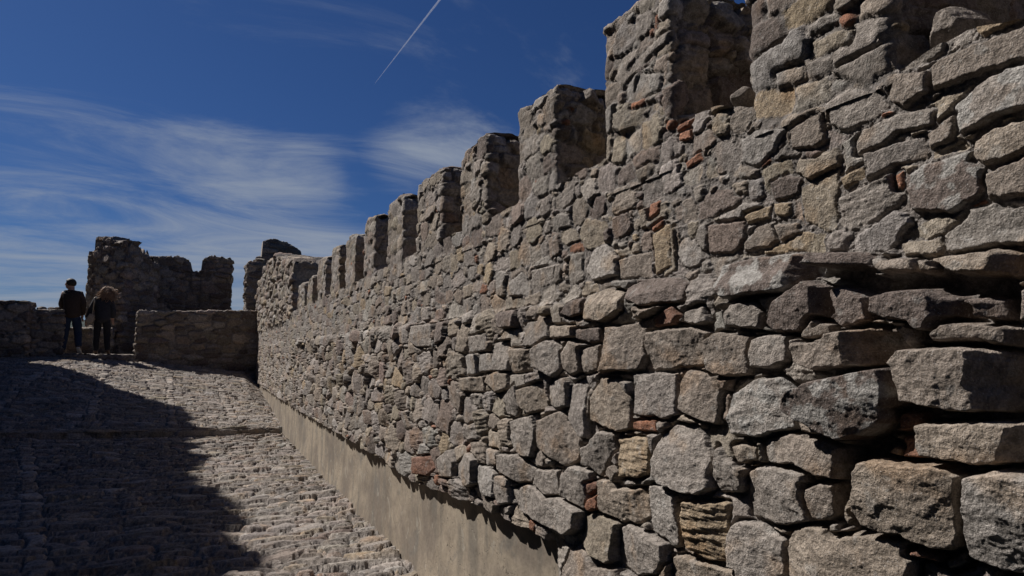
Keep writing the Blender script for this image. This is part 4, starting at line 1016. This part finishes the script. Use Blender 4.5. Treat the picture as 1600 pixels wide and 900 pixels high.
# hair: a few hundred loose curls in one mesh
Vh, Qh = [], []
rh = np.random.default_rng(12)
def curl(p0, p1, amp, turns, rad, seg=18, sides=5):
    p0 = np.array(p0); p1 = np.array(p1); ax = p1 - p0; L = np.linalg.norm(ax); ax /= L
    e1 = np.cross(ax, [0.3, .9, .2]); e1 /= np.linalg.norm(e1); e2 = np.cross(ax, e1)
    ph = rh.uniform(0, 6.28); b = len(Vh)
    for i in range(seg):
        t = i / (seg - 1); a = ph + t * turns * 6.28; am = amp * min(1, t * 3)
        c = p0 + ax * L * t + (e1 * math.cos(a) + e2 * math.sin(a)) * am
        for j in range(sides):
            q = 6.28 * j / sides; Vh.append(c + (e1 * math.cos(q) + e2 * math.sin(q)) * rad * (1 - .5 * t))
    for i in range(seg - 1):
        for j in range(sides):
            Qh.append((b + i * sides + j, b + i * sides + (j + 1) % sides, b + (i + 1) * sides + (j + 1) % sides, b + (i + 1) * sides + j))
hc = np.array([.06, .06, 1.475])
for i in range(560):
    d = rh.normal(size=3); d /= np.linalg.norm(d)
    if d[2] < -.35 or (d[1] > .75): d[2] = abs(d[2]); d[1] = -abs(d[1])
    p0 = hc + d * np.array([.098, .10, .115])
    out_ = np.array([d[0] * .08, d[1] * .06 - .03, 0])
    ln = rh.uniform(.12, .27)
    if rh.random() < .09: p1 = p0 + np.array([.17, -.02, -.09]) * rh.uniform(.6, 1.15) + out_ * .3
    else: p1 = p0 + out_ + np.array([rh.normal(0, .03), rh.normal(-.02, .02), -ln])
    curl(p0, p1, rh.uniform(.012, .024), rh.uniform(1.5, 3.0), rh.uniform(.006, .010))
raw_mesh('hair', np.array(Vh), np.array(Qh), None, M_HAIRW, wom)
# shoulder bag at her left hip
bag = empty('handbag', (-2.25, 16.50, wz_ + .79))
tag(bag, 'pale tan shoulder bag hanging at the left hip of the curly-haired person', 'handbag')
bm = bmesh.new(); bmesh.ops.create_cube(bm, size=1.0)
bmesh.ops.subdivide_edges(bm, edges=bm.edges[:], cuts=5, use_grid_fill=True)
for v in bm.verts:
    x, y, z = v.co; k = 1 - .30 * (z + .5)
    r = 1 - .28 * (abs(x * 2) ** 3 + abs(z * 2) ** 3) * .5
    v.co = (x * .155 * k, y * .09 * r * k + .008 * math.sin(x * 20), z * .20 * (1 - .06 * abs(x * 2) ** 2))
me = bpy.data.meshes.new('pouch'); bm.to_mesh(me); bm.free(); me.materials.append(M_BAG)
me.polygons.foreach_set('use_smooth', np.ones(len(me.polygons), bool))
o = link(bpy.data.objects.new('pouch', me), bag); o.rotation_euler = (0, R_(22), 0)
skin('strap', *chain([(.03, -.01, .09, .010), (.045, -.035, .20, .010), (.06, -.06, .34, .010), (.055, -.02, .45, .010), (.05, .06, .47, .010)]), M_BAG, bag)

# ------------------------------------------------------------------ contrail, high and far
def ray(x, y):
    f = np.array([math.sin(YAW) * math.cos(PITCH), math.cos(YAW) * math.cos(PITCH), math.sin(PITCH)])
    r = np.array([math.cos(YAW), -math.sin(YAW), 0]); u = np.cross(r, f)
    d = f * F_PX + r * (x - 800) + u * (450 - y); return d / np.linalg.norm(d)
pa = EYE + ray(586, 130) * 22000; pb = EYE + ray(730, -56) * 15000
n_ = 160; t = np.linspace(0, 1, n_)
ctr = pa[None] * (1 - t)[:, None] + pb[None] * t[:, None]
ax = (pb - pa) / np.linalg.norm(pb - pa); e1 = np.cross(ax, [0, 0, 1.]); e1 /= np.linalg.norm(e1); e2 = np.cross(ax, e1)
rd = (5 + 26 * t ** .9) * (1 + .28 * fbm(t * 40, t * 0, 3, 5)); wv = 9 * fbm(t * 14, t * 0 + 4, 3, 6) * t
q = np.linspace(0, 2 * np.pi, 11)[:-1]
P = ctr[:, None, :] + (np.cos(q)[None, :, None] * e1 + np.sin(q)[None, :, None] * e2) * rd[:, None, None] + (e2 * wv[:, None])[:, None, :]
acc = Acc(); acc.grid(P, rgba(np.full(P.shape[:2] + (3,), .8), np.ones(P.shape[:2])), wrap=True)
mt = bpy.data.materials.new('ice_vapour'); mt.use_nodes = True; nt = mt.node_tree; nt.nodes.clear()
df = N(nt, 'ShaderNodeBsdfDiffuse'); df.inputs[0].default_value = (.9, .92, .95, 1)
tl = N(nt, 'ShaderNodeBsdfTranslucent'); tl.inputs[0].default_value = (.9, .92, .95, 1)
tr = N(nt, 'ShaderNodeBsdfTransparent')
m1 = N(nt, 'ShaderNodeMixShader'); m1.inputs[0].default_value = .5; nt.links.new(df.outputs[0], m1.inputs[1]); nt.links.new(tl.outputs[0], m1.inputs[2])
m2 = N(nt, 'ShaderNodeMixShader'); nt.links.new(tr.outputs[0], m2.inputs[1]); nt.links.new(m1.outputs[0], m2.inputs[2])
lw = N(nt, 'ShaderNodeLayerWeight'); lw.inputs[0].default_value = .5
nt.links.new(mathn(nt, 'MULTIPLY', mathn(nt, 'SUBTRACT', 1.0, lw.outputs['Facing']), .48), m2.inputs[0])
ou = N(nt, 'ShaderNodeOutputMaterial'); nt.links.new(m2.outputs[0], ou.inputs[0])
tag(acc.build('contrail', mt), 'thin white vapour trail slanting across the blue sky', 'contrail')
